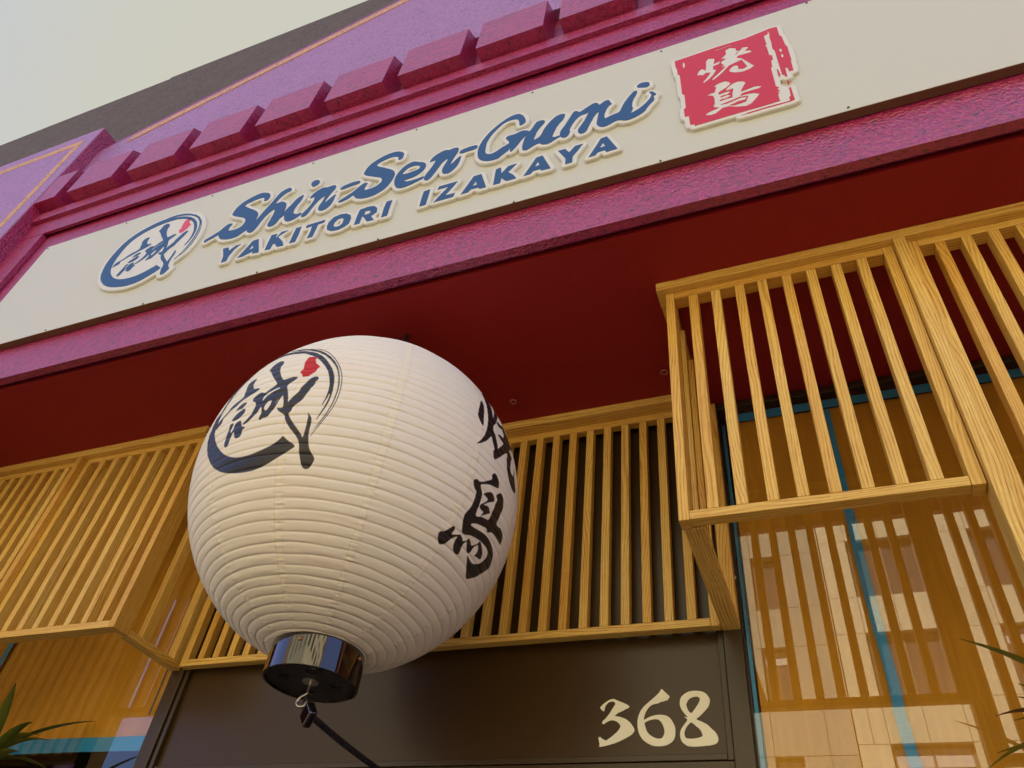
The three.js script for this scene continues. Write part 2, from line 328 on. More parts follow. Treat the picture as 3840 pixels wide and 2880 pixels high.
// ---------------------------------------------------------------- oak lattice screens
function wood(name, g, parent) { return put(name, g, oakMat(), parent); }
const vb = (...a) => ubox(...a, 0.0016, 'y', true), hb = (...a) => ubox(...a, 0.0016, 'x', true), db = (...a) => ubox(...a, 0.0016, 'z', true);
const YT = 0.9815, YR = 0.9678, YB1 = 0.5612, YB0 = 0.5486;
{
  const s = thing('lattice_screen', 'oak slat screen boxed out in front of the window beside the street number', 'screen', 'oak lattice screens over the shopfront');
  const zf = -0.802, zb = -0.8245, zh = -0.7896;
  wood('header', hb(-0.159, 1.86, YT, 0.9995, zh, -0.828), s);
  wood('top_rail', hb(-0.1328, 0.1752, YR, 0.9812, zf - .0002, zb), s);
  wood('bottom_rail', hb(-0.1328, 0.1752, YB0, YB1, zf - .0002, -0.8205), s);
  wood('stile', vb(-0.1464, -0.1331, YB0 - .0004, 0.9813, zf, zb), s);
  wood('stile', vb(0.1757, 0.1900, YB0 - .0004, 0.9813, zf, zb), s);
  for (const x of [-0.1104, -0.0754, -0.0389, -0.0048, 0.0311, 0.0663, 0.1021, 0.1378]) wood('slat', vb(x, x + 0.0139, YB1 + .0003, YR - .0003, zf - .0004, zb), s);
  wood('post', vb(0.1912, 0.2066, 0.20, YT - .0003, zh - .0002, -0.83), s);
  // taller second bay
  wood('stile', vb(0.2088, 0.2225, 0.4525, 0.9813, zf, zb), s);
  wood('top_rail', hb(0.2228, 1.10, YR, 0.9812, zf - .0002, zb), s);
  wood('bottom_rail', hb(0.2228, 1.10, 0.453, 0.466, zf - .0002, zb), s);
  for (let i = 0; i < 24; i++) { const x = 0.2426 + i * 0.0341; wood('slat', vb(x, x + 0.0134, 0.4663, YR - .0003, zf - .0004, zb), s); }
  wood('stile', vb(1.1003, 1.114, 0.4525, 0.9813, zf, zb), s);
  wood('post', vb(1.116, 1.132, 0.20, YT - .0003, zh - .0002, -0.83), s);
  // return to the wall beside the door
  wood('return_header', db(-0.158, -0.138, YT + .0003, 0.9992, -0.8285, -1.051), s);
  wood('return_rail', db(-0.1446, -0.1185, YB0 + .0004, YB1, -0.8252, -1.098), s);
  wood('return_stile', vb(-0.1446, -0.133, YB1 + .0004, 0.9808, -0.826, -0.8395), s);
  wood('return_slat', vb(-0.1446, -0.133, YB1 + .0004, 0.9808, -0.884, -0.898), s);
  wood('return_slat', vb(-0.1446, -0.133, YB1 + .0004, 0.9808, -0.955, -0.969), s);
  wood('return_stile', vb(-0.1386, -0.1186, YB1 + .0004, 0.9808, -1.077, -1.097), s);
  { const g = new THREE.SphereGeometry(0.006, 12, 8); const c = W(-0.1186, 0.63, -1.09); g.translate(c.x, c.y, c.z); put('cover_cap', g, M.backing, s); }
}
{
  const s = thing('lattice_screen', 'oak slat screen boxed out over the window with the horizontal blue tape', 'screen', 'oak lattice screens over the shopfront');
  const zf = -0.913, zb = -0.9365, zh = -0.8991;
  wood('header', hb(-4.1, -1.1515, YT, 0.9995, zh, -0.94), s);
  wood('top_rail', hb(-1.4818, -1.1757, YR + .0006, 0.9812, zf - .0002, zb), s);
  wood('bottom_rail', hb(-1.4818, -1.1757, YB0, YB1 + .0004, zf - .0002, zb), s);
  wood('stile', vb(-1.1754, -1.1618, YB0 - .0004, 0.9813, zf, zb), s);
  wood('stile', vb(-1.4965, -1.4821, YB0 - .0004, 0.9813, zf, zb), s);
  for (const x of [-1.4505, -1.4105, -1.370, -1.3303, -1.290, -1.2495, -1.2105]) wood('slat', vb(x, x + 0.0139, YB1 + .0007, YR + .0003, zf - .0004, zb), s);
  wood('post', vb(-1.5125, -1.498, 0.20, YT - .0003, zh - .0002, -0.94), s);
  wood('stile', vb(-1.5305, -1.5145, 0.4525, 0.9813, zf, zb), s);
  wood('top_rail', hb(-2.37, -1.5308, YR + .0006, 0.9812, zf - .0002, zb), s);
  wood('bottom_rail', hb(-2.37, -1.5308, 0.453, 0.466, zf - .0002, zb), s);
  for (let i = 0; i < 24; i++) { const x = -1.5576 - i * 0.0348; wood('slat', vb(x, x + 0.0142, 0.4663, YR + .0003, zf - .0004, zb), s); }
  wood('stile', vb(-2.3845, -2.3703, 0.4525, 0.9813, zf, zb), s);
  wood('return_header', db(-1.1725, -1.152, YT + .0003, 0.9992, -0.9405, -1.051), s);
  wood('return_stile', vb(-1.1746, -1.1621, YB0, 0.9808, -0.9368, -0.9514), s);
  wood('return_rail', db(-1.185, -1.1632, YB0 + .0003, YB1 + .0004, -0.9518, -1.0965), s);
  wood('return_slat', vb(-1.1765, -1.1625, YB1 + .0008, 0.9808, -0.982, -1.0025), s);
  wood('return_stile', vb(-1.182, -1.1635, YB1 + .0008, 0.9808, -1.072, -1.094), s);
}
{
  const s = thing('lattice_screen', 'flat oak slat screen across the entrance above the number panel', 'screen', 'oak lattice screens over the shopfront');
  const zf = -1.0796, zb = -1.0965, zh = -1.0526;
  wood('header', hb(-1.149, -0.1592, YT + .0008, 0.9995, zh, -1.0955), s);
  wood('top_rail', hb(-1.1353, -0.1593, YR + .0004, 0.9820, zf - .0002, zb), s);
  wood('bottom_rail', hb(-1.1353, -0.1593, 0.5495, 0.562, zf - .0002, zb), s);
  wood('stile', vb(-1.1512, -1.1356, 0.5490, 0.9821, zf, zb), s);
  wood('stile', vb(-0.1590, -0.1457, 0.5490, 0.9821, zf, zb), s);
  for (let i = 0; i < 28; i++) { const x = -1.1137 + i * 0.03412; if (x < -0.17) wood('slat', vb(x, x + 0.0138, 0.5623, YR + .0001, zf - .0004, zb), s); }
}
// ---------------------------------------------------------------- traced lettering: zoom frame [x0, y0, scale] + outline points
const Z = {
  em: [760, 1290, 3.2537], es: [360, 780, 4.8795], k1: [1620, 1460, 4.147], k2: [1620, 1760, 3.7706], n: [2220, 2560, 4.424],
  s1: [740, 640, 3.8138], s2: [1240, 500, 3.8138], s3: [1740, 280, 4.8806], s4: [2060, 280, 5.0273], c1: [800, 740, 3.16], c2: [1540, 480, 2.6976], st: [2500, 80, 3.95],
};
const pl = s => { const a = s.trim().split(/[\s,]+/).map(Number), o = []; for (let i = 0; i < a.length; i += 2) o.push([a[i], a[i + 1]]); return o; };
const px = (z, s) => pl(s).map(([x, y]) => [Z[z][0] + x / Z[z][2], Z[z][1] + y / Z[z][2]]);
const EMB = [
  px('em', '660 425 640 435 590 470 555 510 540 560 520 600 515 635 470 680 400 735 345 790 300 850 250 905 210 950 180 1000 160 1060 195 1020 240 970 250 920 300 870 350 815 420 755 490 690 560 645 640 590 690 555 697 540 670 540 640 550 622 545 620 500 640 465 660 440'),
  px('em', '540 710 500 720 450 765 405 825 450 800 480 790 500 770 535 735'),
  px('em', '520 790 490 795 440 840 395 885 355 940 375 943 420 925 470 885 510 840 522 810'),
  px('em', '375 968 340 985 325 1040 300 1110 265 1220 265 1255 290 1262 315 1225 335 1160 365 1090 385 1070 385 1140 410 1152 450 1135 470 1100 480 1050 520 1010 480 1010 470 980 468 935 430 950 395 985 380 1030 350 1090 340 1070 360 1020 380 985'),
  px('em', '720 590 680 610 640 645 612 675 615 700 650 712 648 750 620 810 590 860 540 920 490 970 485 985 520 970 560 940 610 890 660 840 700 780 715 760 720 800 715 850 690 895 682 920 700 928 725 905 790 890 820 850 870 790 905 740 930 690 960 650 985 625 990 700 985 760 975 775 940 785 905 775 920 810 960 840 1000 865 1010 930 1040 990 1090 1060 1140 1120 1170 1180 1180 1250 1175 1320 1190 1400 1200 1470 1220 1510 1255 1530 1300 1515 1330 1470 1360 1420 1360 1385 1325 1330 1300 1280 1290 1220 1290 1130 1300 1050 1320 980 1330 910 1310 870 1285 830 1290 890 1275 950 1255 1040 1230 1120 1215 1150 1205 1110 1150 1030 1100 960 1060 890 1045 850 1080 820 1100 770 1150 730 1210 690 1260 620 1310 560 1370 490 1415 430 1412 400 1370 398 1310 430 1260 480 1200 540 1170 590 1110 640 1060 690 1040 720 1045 650 1040 580 1030 520 1050 490 1110 455 1160 420 1160 402 1110 402 1050 420 1000 440 975 430 955 380 945 330 955 280 990 240 995 215 970 205 910 230 860 275 815 320 840 345 860 400 900 460 915 490 870 520 800 570 760 600'),
];
// the ring itself, traced on the flat sign
const EMB_RING = [
  px('es', '1145 1085 1165 1105 1215 1132 1190 1165 1100 1225 1000 1285 900 1345 800 1395 700 1435 600 1465 500 1483 400 1492 300 1490 230 1475 170 1440 135 1390 122 1340 130 1270 160 1190 210 1090 270 1000 350 900 440 800 540 700 640 615 760 530 880 455 1000 390 1120 330 1250 272 1320 252 1400 238 1500 216 1620 200 1700 200 1780 212 1840 245 1875 290 1885 340 1880 400 1855 470 1820 540 1770 610 1700 690 1650 735 1660 715 1740 620 1790 540 1820 470 1832 400 1830 340 1810 295 1770 262 1700 243 1620 238 1520 250 1400 283 1280 325 1160 375 1040 430 920 495 800 570 690 650 600 735 520 825 440 930 390 1000 360 1050 330 1110 310 1160 302 1210 310 1260 335 1305 380 1335 450 1350 540 1345 640 1325 740 1295 840 1255 940 1205 1040 1150 1120 1105'),
  px('es', '1290 262 1400 213 1520 173 1640 150 1760 148 1850 168 1920 215 1950 280 1945 350 1920 430 1870 530 1800 640 1700 760 1600 860 1540 915 1610 845 1700 745 1795 625 1860 520 1905 425 1930 350 1932 290 1905 232 1850 195 1770 175 1650 178 1520 201 1400 236'),
  px('es', '1850 158 1930 206 1968 280 1963 370 1933 462 1873 573 1783 704 1653 844 1460 989 1458 983 1648 836 1777 697 1867 567 1927 458 1957 370 1960 284 1926 212 1850 164'),
];
// and the same ring traced on the lantern
const EMB_RING_L = [
  px('em', '1128 1250 1100 1215 1048 1186 1010 1150 978 1118 968 1140 905 1195 800 1258 700 1305 590 1350 480 1378 400 1388 330 1380 270 1355 215 1305 175 1240 152 1160 150 1090 160 1055 185 1000 200 945 225 890 265 820 300 760 350 690 400 620 470 540 540 470 620 395 700 325 800 255 900 195 1000 150 1100 128 1190 118 1260 120 1330 140 1400 170 1450 215 1500 275 1530 330 1545 390 1550 450 1550 500 1535 570 1505 650 1450 750 1455 752 1520 655 1548 600 1555 620 1520 700 1470 790 1380 925 1390 922 1480 800 1540 705 1580 600 1600 500 1608 420 1600 360 1580 300 1545 240 1500 180 1450 140 1400 115 1330 98 1250 88 1180 90 1090 105 1000 130 900 170 820 215 740 265 660 330 580 405 500 480 430 555 370 630 310 715 260 800 215 870 170 920 140 985 110 1060 85 1120 65 1190 58 1260 60 1340 75 1400 100 1460 130 1505 180 1540 220 1562 300 1577 400 1578 500 1568 600 1548 700 1510 800 1460 900 1395 1000 1335 1080 1285'),
  px('em', '1060 100 1200 70 1320 62 1420 78 1500 110 1570 160 1620 220 1655 290 1672 380 1672 470 1655 560 1620 660 1570 760 1500 870 1420 970 1335 1062 1345 1050 1430 945 1510 840 1575 730 1620 630 1648 540 1658 450 1658 380 1640 300 1605 240 1550 180 1490 135 1420 105 1330 84 1250 79 1150 90'),
  px('em', '1400 62 1480 75 1560 115 1630 190 1680 280 1704 380 1702 470 1682 570 1642 680 1582 790 1492 910 1402 1020 1310 1130 1308 1126 1398 1014 1487 905 1576 785 1636 675 1675 567 1694 470 1696 380 1673 284 1624 195 1556 121 1478 81 1400 67'),
];
const EMB_HOLES = [px('em', '740 690 790 630 870 580 950 540 940 530 880 556 800 598 750 640 728 690'), px('em', '760 750 800 700 845 685 830 740 790 800 760 815 745 785')];
const EMB_RED = px('em', '1300 165 1340 160 1405 160 1380 195 1385 235 1410 255 1435 280 1400 305 1385 335 1330 370 1290 395 1225 403 1215 370 1190 345 1235 305 1245 245 1265 205');
const KANJI = [
  px('k1', '765 172 745 230 725 310 710 400 735 470 765 530 795 575 802 520 800 450 810 350 802 250 785 200'),
  px('k1', '765 72 790 68 830 100 880 180 910 260 935 360 945 430 950 460 960 400 965 340 943 305 960 310 985 350 1020 410 1005 480 995 530 955 560 950 640 985 710 1005 800 1020 880 1022 935 1060 900 1118 850 1060 770 1025 705 1050 705 1090 740 1120 760 1110 690 1090 620 1040 590 1010 540 1005 500 1040 530 1080 570 1110 580 1120 640 1140 690 1175 760 1190 800 1200 760 1205 730 1230 800 1245 870 1235 920 1265 1010 1240 990 1215 940 1195 960 1220 1010 1240 1085 1225 1110 1215 1200 1220 1290 1250 1360 1262 1340 1275 1200 1278 1280 1275 1380 1285 1480 1297 1550 1290 1610 1270 1615 1235 1560 1205 1450 1180 1340 1165 1220 1162 1100 1172 990 1130 1000 1060 1050 980 1095 955 1060 948 955 975 945 950 850 935 770 920 720 860 790 780 830 680 845 760 790 820 710 850 620 868 520 868 400 855 300 830 200 790 110'),
  px('k1', '1035 430 1062 448 1088 490 1104 545 1080 520 1050 480'),
  px('k2', '585 160 610 138 640 140 670 175 720 178 800 160 855 140 848 80 875 55 905 65 930 120 950 190 945 275 890 250 820 215 740 208 680 215 700 290 708 360 690 430 665 510 630 590 612 650 640 672 690 670 760 700 800 722 830 660 870 570 905 480 930 430 905 375 925 355 975 332 1005 400 1010 470 1000 560 960 650 930 720 905 782 950 830 968 830 990 900 995 960 975 1040 958 1072 925 1010 880 930 835 885 780 900 775 835 700 795 620 765 570 763 540 785 600 830 690 880 760 930 810 1000 845 1100 858 1200 840 1310 800 1405 740 1440 620 1520 480 1555 475 1500 485 1380 495 1280 500 1215 520 1250 545 1310 580 1342 650 1340 720 1300 770 1240 788 1170 770 1110 730 1060 680 1010 600 960 540 930 465 925 418 890 425 800 440 700 460 635 520 570 570 500 600 420 630 315 600 270 585 210'),
  px('k2', '722 350 780 325 830 322 865 350 882 410 880 458 800 465 740 495 730 505 800 525 828 625 780 630 720 650 680 670 720 620 730 600 690 570 668 525 690 490 750 470 795 430 760 380'),
  px('k2', '320 805 300 802 165 882 130 868 85 900 80 980 90 1050 130 1063 180 1050 240 1000 300 960 360 945 330 1000 300 1060 295 1130 310 1180 355 1208 380 1190 420 1090 440 1050 495 1015 488 1080 490 1160 510 1195 550 1165 580 1110 650 1060 655 1110 650 1150 620 1200 590 1222 630 1240 660 1270 690 1265 708 1200 705 1110 690 1040 680 1015 640 1055 580 1080 555 1080 545 1020 520 975 490 1010 430 1018 425 970 400 918 360 925 270 920 285 890 325 845'),
];
const DIGITS = [
  [px('n', '128 412 200 340 290 280 360 265 400 285 500 325 580 360 618 390 615 412 550 440 535 450 460 490 450 486 410 515 370 550 450 560 560 600 640 665 695 750 705 800 660 860 540 930 400 995 250 1040 112 1068 125 1020 110 950 100 905 125 915 122 885 160 925 210 950 232 960 330 890 430 800 472 730 460 690 420 650 370 625 310 620 240 655 185 690 165 670 175 635 215 605 290 510 350 410 390 350 370 318 330 308 270 325 225 375 208 430 205 465 185 475 150 440')],
  [px('n', '1155 98 1195 140 1250 190 1292 228 1250 290 1225 292 1170 315 1150 310 1090 345 1060 345 980 370 920 430 875 520 850 625 950 565 1050 535 1140 528 1240 545 1300 590 1345 660 1380 740 1382 850 1370 920 1330 980 1250 1030 1160 1052 1020 1050 930 1010 840 945 790 870 760 780 750 650 765 560 800 470 860 390 950 310 1050 225 1120 155 1135 120'), px('n', '868 660 950 620 1040 602 1095 605 1140 640 1180 710 1203 790 1195 860 1160 920 1100 930 1020 905 950 860 905 800 880 720')],
  [px('n', '1700 130 1820 140 1900 185 1950 260 1955 310 1935 390 1860 480 1780 560 1720 605 1820 645 1910 690 1960 740 2050 820 2085 880 2098 940 2080 1000 1990 1035 1850 1050 1700 1062 1580 1050 1500 990 1465 920 1458 840 1480 760 1530 690 1590 610 1520 555 1600 580 1540 520 1480 440 1455 370 1455 290 1480 230 1550 170 1620 140'), px('n', '1735 225 1780 245 1790 280 1760 350 1700 440 1645 510 1600 470 1570 400 1562 350 1590 290 1640 245'), px('n', '1640 650 1700 690 1725 722 1760 740 1810 800 1833 870 1830 890 1760 915 1650 930 1560 920 1535 880 1530 820 1560 740 1600 690')],
];
const SCRIPT = [
  [px('s1', '1040 345 1030 330 990 322 930 325 860 350 780 390 700 435 620 490 560 550 520 605 508 635 540 650 600 660 660 670 700 690 690 740 650 790 590 830 520 855 440 870 450 830 480 795 505 768 490 762 450 770 400 805 350 850 300 885 220 935 150 975 110 1000 98 1020 110 1032 180 990 250 955 310 915 320 965 345 982 420 985 500 970 570 945 640 895 700 855 760 800 820 735 860 660 872 625 850 590 800 565 740 545 690 520 680 505 720 475 800 440 880 405 950 385 975 400 960 438 1000 430 1030 400 1042 370')],
  [px('s1', '1350 270 1330 250 1280 270 1210 310 1160 360 1110 420 1050 490 990 550 930 620 870 690 810 750 750 820 710 865 730 885 770 888 810 860 860 800 920 720 980 650 1050 590 1110 550 1120 575 1090 640 1050 710 1010 770 1015 800 1060 800 1110 770 1160 715 1212 630 1250 570 1270 510 1270 470 1220 450 1170 465 1120 490 1130 460 1180 400 1240 350 1300 310 1345 290')],
  [px('s1', '1525 350 1470 378 1420 415 1360 485 1290 550 1228 618 1190 684 1215 660 1255 628 1248 690 1265 722 1310 728 1380 700 1440 662 1482 632 1486 604 1440 625 1390 630 1368 605 1385 560 1430 495 1480 440 1510 390')],
  [px('s1', '1700 143 1745 145 1750 175 1720 210 1660 235 1640 210 1640 185 1665 158')],
  [px('s1', '1980 215 1940 218 1890 238 1850 250 1820 245 1770 265 1710 300 1650 350 1610 405 1690 372 1680 420 1640 480 1590 540 1530 595 1490 638 1495 668 1540 655 1580 620 1630 550 1690 480 1740 425 1800 380 1830 360 1830 385 1800 440 1760 490 1735 540 1740 570 1790 575 1850 545 1900 500 1940 440 1960 390 1985 340 1930 380 1870 430 1820 475 1830 440 1870 380 1920 320 1970 270 1985 235')],
  [px('s2', '420 690 400 690 330 705 250 735 180 765 145 800 160 810 230 785 320 750 400 725 420 710')],
  [px('s2', '1048 300 1035 280 990 268 930 272 850 295 760 335 680 380 590 440 530 500 490 560 485 590 520 605 590 615 660 625 720 630 745 655 740 690 700 730 650 765 580 795 520 812 490 825 480 805 490 770 515 740 530 722 510 714 470 725 420 765 370 805 310 855 230 905 160 950 120 975 115 990 140 992 200 965 260 935 330 880 350 915 380 933 450 935 530 920 620 890 700 845 770 800 830 740 880 670 915 600 915 570 888 535 840 520 770 500 700 488 660 475 660 455 700 425 780 385 860 350 930 333 975 340 985 355 970 382 1010 375 1035 345')],
  [px('s2', '1355 440 1330 425 1260 420 1190 412 1120 440 1050 490 990 550 940 620 920 680 922 745 950 780 1000 788 1080 765 1160 730 1240 690 1320 650 1335 622 1310 630 1250 655 1170 680 1100 700 1060 695 1035 680 1080 665 1160 640 1240 600 1310 550 1350 500 1360 465'), px('s2', '1010 600 1050 550 1110 500 1180 470 1250 458 1295 470 1280 510 1230 535 1150 565 1080 590')],
  [px('s2', '1830 215 1790 213 1740 230 1690 250 1650 245 1590 270 1520 310 1460 360 1425 410 1450 410 1505 380 1510 400 1480 450 1430 520 1370 590 1342 640 1347 670 1375 678 1420 650 1470 590 1530 510 1590 430 1640 385 1685 355 1680 390 1640 450 1605 510 1600 560 1625 580 1680 575 1730 545 1790 490 1830 430 1850 380 1865 325 1810 370 1750 430 1705 468 1720 420 1770 340 1820 270')],
  [px('s2', '2095 180 2060 182 1980 205 1900 235 1860 262 1850 285 1880 290 1960 262 2050 235 2100 210')],
  [px('s3', '1125 860 1120 820 1080 760 1020 730 960 735 880 765 780 820 680 890 580 970 480 1060 390 1160 320 1260 280 1340 260 1420 262 1500 290 1550 350 1580 440 1585 540 1565 630 1535 680 1490 760 1430 820 1380 865 1300 850 1420 890 1390 980 1290 1040 1210 1095 1155 1185 1065 1190 1045 1130 1030 1050 1040 960 1090 880 1115 815 1130 775 1165 790 1185 830 1220 845 1255 760 1310 700 1340 620 1400 550 1440 480 1468 410 1465 380 1430 390 1350 410 1260 460 1170 530 1080 620 990 720 900 820 850 900 825 980 815 1010 830 1025 880 1025 935 1060 925 1110 890')],
  [[...px('s3', '1475 855 1440 845 1390 855 1340 875 1300 930 1250 1000 1195 1065 1132 1150 1102 1230 1075 1330 1085 1388 1150 1385 1210 1345 1300 1290 1385 1250 1430 1278 1520 1275 1600 1240'), ...px('s4', '60 1255 130 1215 208 1168 208 1154 110 1190 55 1190 50 1160 90 1080 130 1000 180 930 250 860 285 790 290 752 210 760 130 800 60 860'), ...px('s3', '1560 895 1470 1010 1440 1085 1390 1150 1280 1215 1268 1190 1290 1140 1330 1050 1390 970 1440 920 1472 880')]],
  [px('s4', '500 697 470 708 440 750 390 830 350 890 300 970 250 1030 216 1085 212 1130 228 1180 270 1195 330 1175 370 1120 385 1080 370 1050 400 990 450 910 510 840 570 785 640 755 700 740 740 700 760 698 730 760 680 860 620 950 570 1010 550 1050 560 1100 600 1118 650 1105 700 1060 730 990 780 900 840 790 900 720 945 700 940 740 920 840 900 920 920 960 970 985 1030 988 1090 965 1160 930 1220 890 1285 868 1285 735 1250 745 1150 790 1060 835 1030 830 1030 760 1060 680 1110 600 1180 555 1140 535 1130 500 1100 488 1040 510 980 560 930 590 920 560 880 540 820 560 740 610 650 670 570 720 550 715 530 703')],
  [px('s4', '1650 325 1630 315 1590 335 1550 380 1490 450 1430 530 1380 620 1335 712 1289 732 1289 866 1345 855 1400 865 1460 865 1540 840 1640 795 1720 750 1800 690 1830 640 1890 560 1960 500 1975 460 1950 420 1960 395 2010 385 1990 360 1930 330 1890 335 1930 360 1940 390 1920 440 1870 500 1790 580 1700 650 1620 700 1550 735 1515 735 1550 690 1570 640 1550 610 1550 560 1570 480 1610 420 1645 350')],
  [px('s4', '1880 175 1865 152 1800 155 1740 165 1690 190 1660 225 1675 248 1760 245 1840 240 1880 215')],
];
const CAPTION = [
  [px('c1', '118 612 185 595 188 635 270 575 335 553 250 625 185 700 155 760 92 778 120 700')],
  [px('c1', '540 495 470 520 380 620 285 722 350 705 395 680 470 645 462 672 540 655'), px('c1', '470 570 475 605 425 625')],
  [px('c1', '762 435 695 450 655 530 608 632 675 618 710 555 735 555 750 592 830 575 825 530 790 490 770 470 895 392 815 412 735 492')],
  [px('c1', '1050 348 985 368 940 460 900 550 970 532 1010 450')],
  [px('c1', '1332 268 1110 335 1098 370 1175 345 1145 420 1108 490 1175 472 1210 400 1245 325 1315 302')],
  [px('c1', '1635 250 1630 215 1580 195 1510 205 1430 240 1370 300 1348 350 1350 390 1400 405 1480 390 1560 350 1610 310'), px('c1', '1548 265 1530 248 1480 265 1440 305 1425 340 1445 355 1490 345 1530 315')],
  [px('c1', '1740 150 1840 115 1910 105 1945 130 1940 175 1895 210 1870 225 1905 272 1820 290 1780 235 1765 230 1735 312 1668 332 1700 240'), px('c1', '1805 170 1850 160 1870 175 1840 200 1790 212')],
  [px('c1', '2125 35 2055 55 2020 140 1990 242 2060 222 2090 130')],
  [px('c2', '200 622 135 645 110 720 88 798 152 780 178 700')],
  [px('c2', '480 540 290 595 272 630 385 597 310 670 230 758 430 700 452 658 350 685 420 610')],
  [px('c2', '718 468 640 492 570 590 505 678 580 655 610 625 690 605 695 620 765 602'), px('c2', '662 545 672 578 625 590')],
  [px('c2', '915 402 865 422 850 500 835 582 905 562 920 510 955 535 975 540 1070 512 1045 480 1000 455 985 452 1078 362 990 388 920 462')],
  [px('c2', '1335 280 1270 305 1210 395 1140 492 1215 468 1240 440 1310 420 1325 435 1418 410'), px('c2', '1288 345 1305 378 1258 395')],
  [px('c2', '1492 235 1565 215 1605 250 1665 185 1745 162 1690 235 1640 290 1635 350 1565 372 1568 312')],
  [px('c2', '1985 88 1925 110 1865 205 1798 302 1870 280 1895 250 1965 228 1980 248 2095 212'), px('c2', '1945 155 1970 185 1915 205')],
];
const STAMP = [
  px('st', '120 600 430 495 750 385 1150 265 1400 165 1520 115 1630 88 1670 215 1700 225 1760 360 1785 375 1850 580 1840 590 1880 730 1815 745 1785 685 1757 695 1790 825 1750 820 1745 795 1710 795 1600 440 1565 410 1550 315 1520 240 1525 210 1508 155 1490 160 1500 190 1440 225 1480 350 1447 372 1480 380 1520 505 1560 510 1575 570 1550 590 1565 680 1545 695 1620 970 1670 985 1635 1010 1680 1030 1645 1050 1675 1070 1650 1080 1680 1185 1400 1270 1100 1355 420 1555 415 1530 352 1540 330 1410 270 1420 255 1305 285 1290 265 1095 230 1085 195 805 165 795 155 720 135 690'),
  px('st', '1630 710 1650 720 1685 790 1680 840 1650 800'), px('st', '1780 890 1800 875 1822 905 1815 935 1790 930'), px('st', '1812 990 1840 980 1900 1162 1830 1178 1815 1130 1840 1110'),
  px('st', '1105 1398 1180 1375 1200 1360 1500 1270 1830 1182 1900 1166 1830 1196 1500 1287 1220 1370'),
  px('st', '255 608 272 650 262 705 240 680 240 630'), px('st', '1668 415 1695 405 1712 450 1680 460'), px('st', '1695 490 1720 485 1735 520 1715 545 1697 525'), px('st', '690 442 960 353 955 363 720 442'),
  px('st', '445 805 480 745 525 710 575 735 585 680 585 600 620 560 690 558 712 570 695 640 780 600 797 612 760 645 690 670 690 720 735 722 690 800 620 870 555 918 540 905 600 840 650 765 585 770 540 805'),
  px('st', '865 440 935 398 1025 405 1028 440 1070 435 1060 460 1025 480 1022 500 1090 430 1130 390 1190 382 1210 395 1160 440 1220 435 1265 440 1240 465 1150 490 1050 520 1040 545 1100 548 1180 590 1250 635 1300 660 1240 705 1130 750 1020 765 940 755 925 735 950 700 990 665 1040 655 1065 680 1060 710 1140 705 1195 670 1150 620 1110 575 1010 620 920 665 860 730 790 800 700 870 680 880 680 855 740 800 830 720 870 675 805 680 850 650 820 640 803 612 830 590 880 560 805 560 850 520 880 490 875 455'),
  px('st', '700 970 780 920 870 890 930 905 945 935 880 990 800 1040 765 1065 775 1090 900 1045 955 1045 900 1085 800 1115 800 1135 900 1095 960 1105 880 1145 800 1165 790 1190 900 1150 975 1130 975 1070 990 1000 870 1035 900 990 980 925 1060 895 1140 895 1172 915 1140 960 1120 1000 1095 1050 1200 1010 1300 970 1390 962 1405 975 1360 1000 1250 1030 1120 1070 1090 1110 1200 1080 1300 1065 1378 1078 1340 1130 1260 1220 1180 1260 1040 1272 920 1265 830 1290 730 1370 660 1395 590 1398 585 1380 640 1345 720 1310 780 1285 720 1280 690 1265 715 1230 710 1150 690 1110 640 1105 595 1108 650 1075 710 1060 735 985'),
  px('st', '800 1240 900 1200 1000 1160 1080 1125 1205 1107 1190 1120 1100 1137 1000 1177 900 1222'), px('st', '930 1250 1010 1215 1060 1190 1160 1165 1195 1122 1212 1112 1180 1190 1100 1220 1000 1250'),
];
// polygons on a plane (metres): signed distance field and contour rings
function chaikin(r, k = 0.22) { const o = []; for (let i = 0; i < r.length; i++) { const a = r[i], b = r[(i + 1) % r.length]; o.push([a[0] + (b[0] - a[0]) * k, a[1] + (b[1] - a[1]) * k], [b[0] + (a[0] - b[0]) * k, b[1] + (a[1] - b[1]) * k]); } return o; }
const inRing = (x, y, r) => { let c = false; for (let i = 0, j = r.length - 1; i < r.length; j = i++) if ((r[i][1] > y) !== (r[j][1] > y) && x < (r[j][0] - r[i][0]) * (y - r[i][1]) / (r[j][1] - r[i][1]) + r[i][0]) c = !c; return c; };
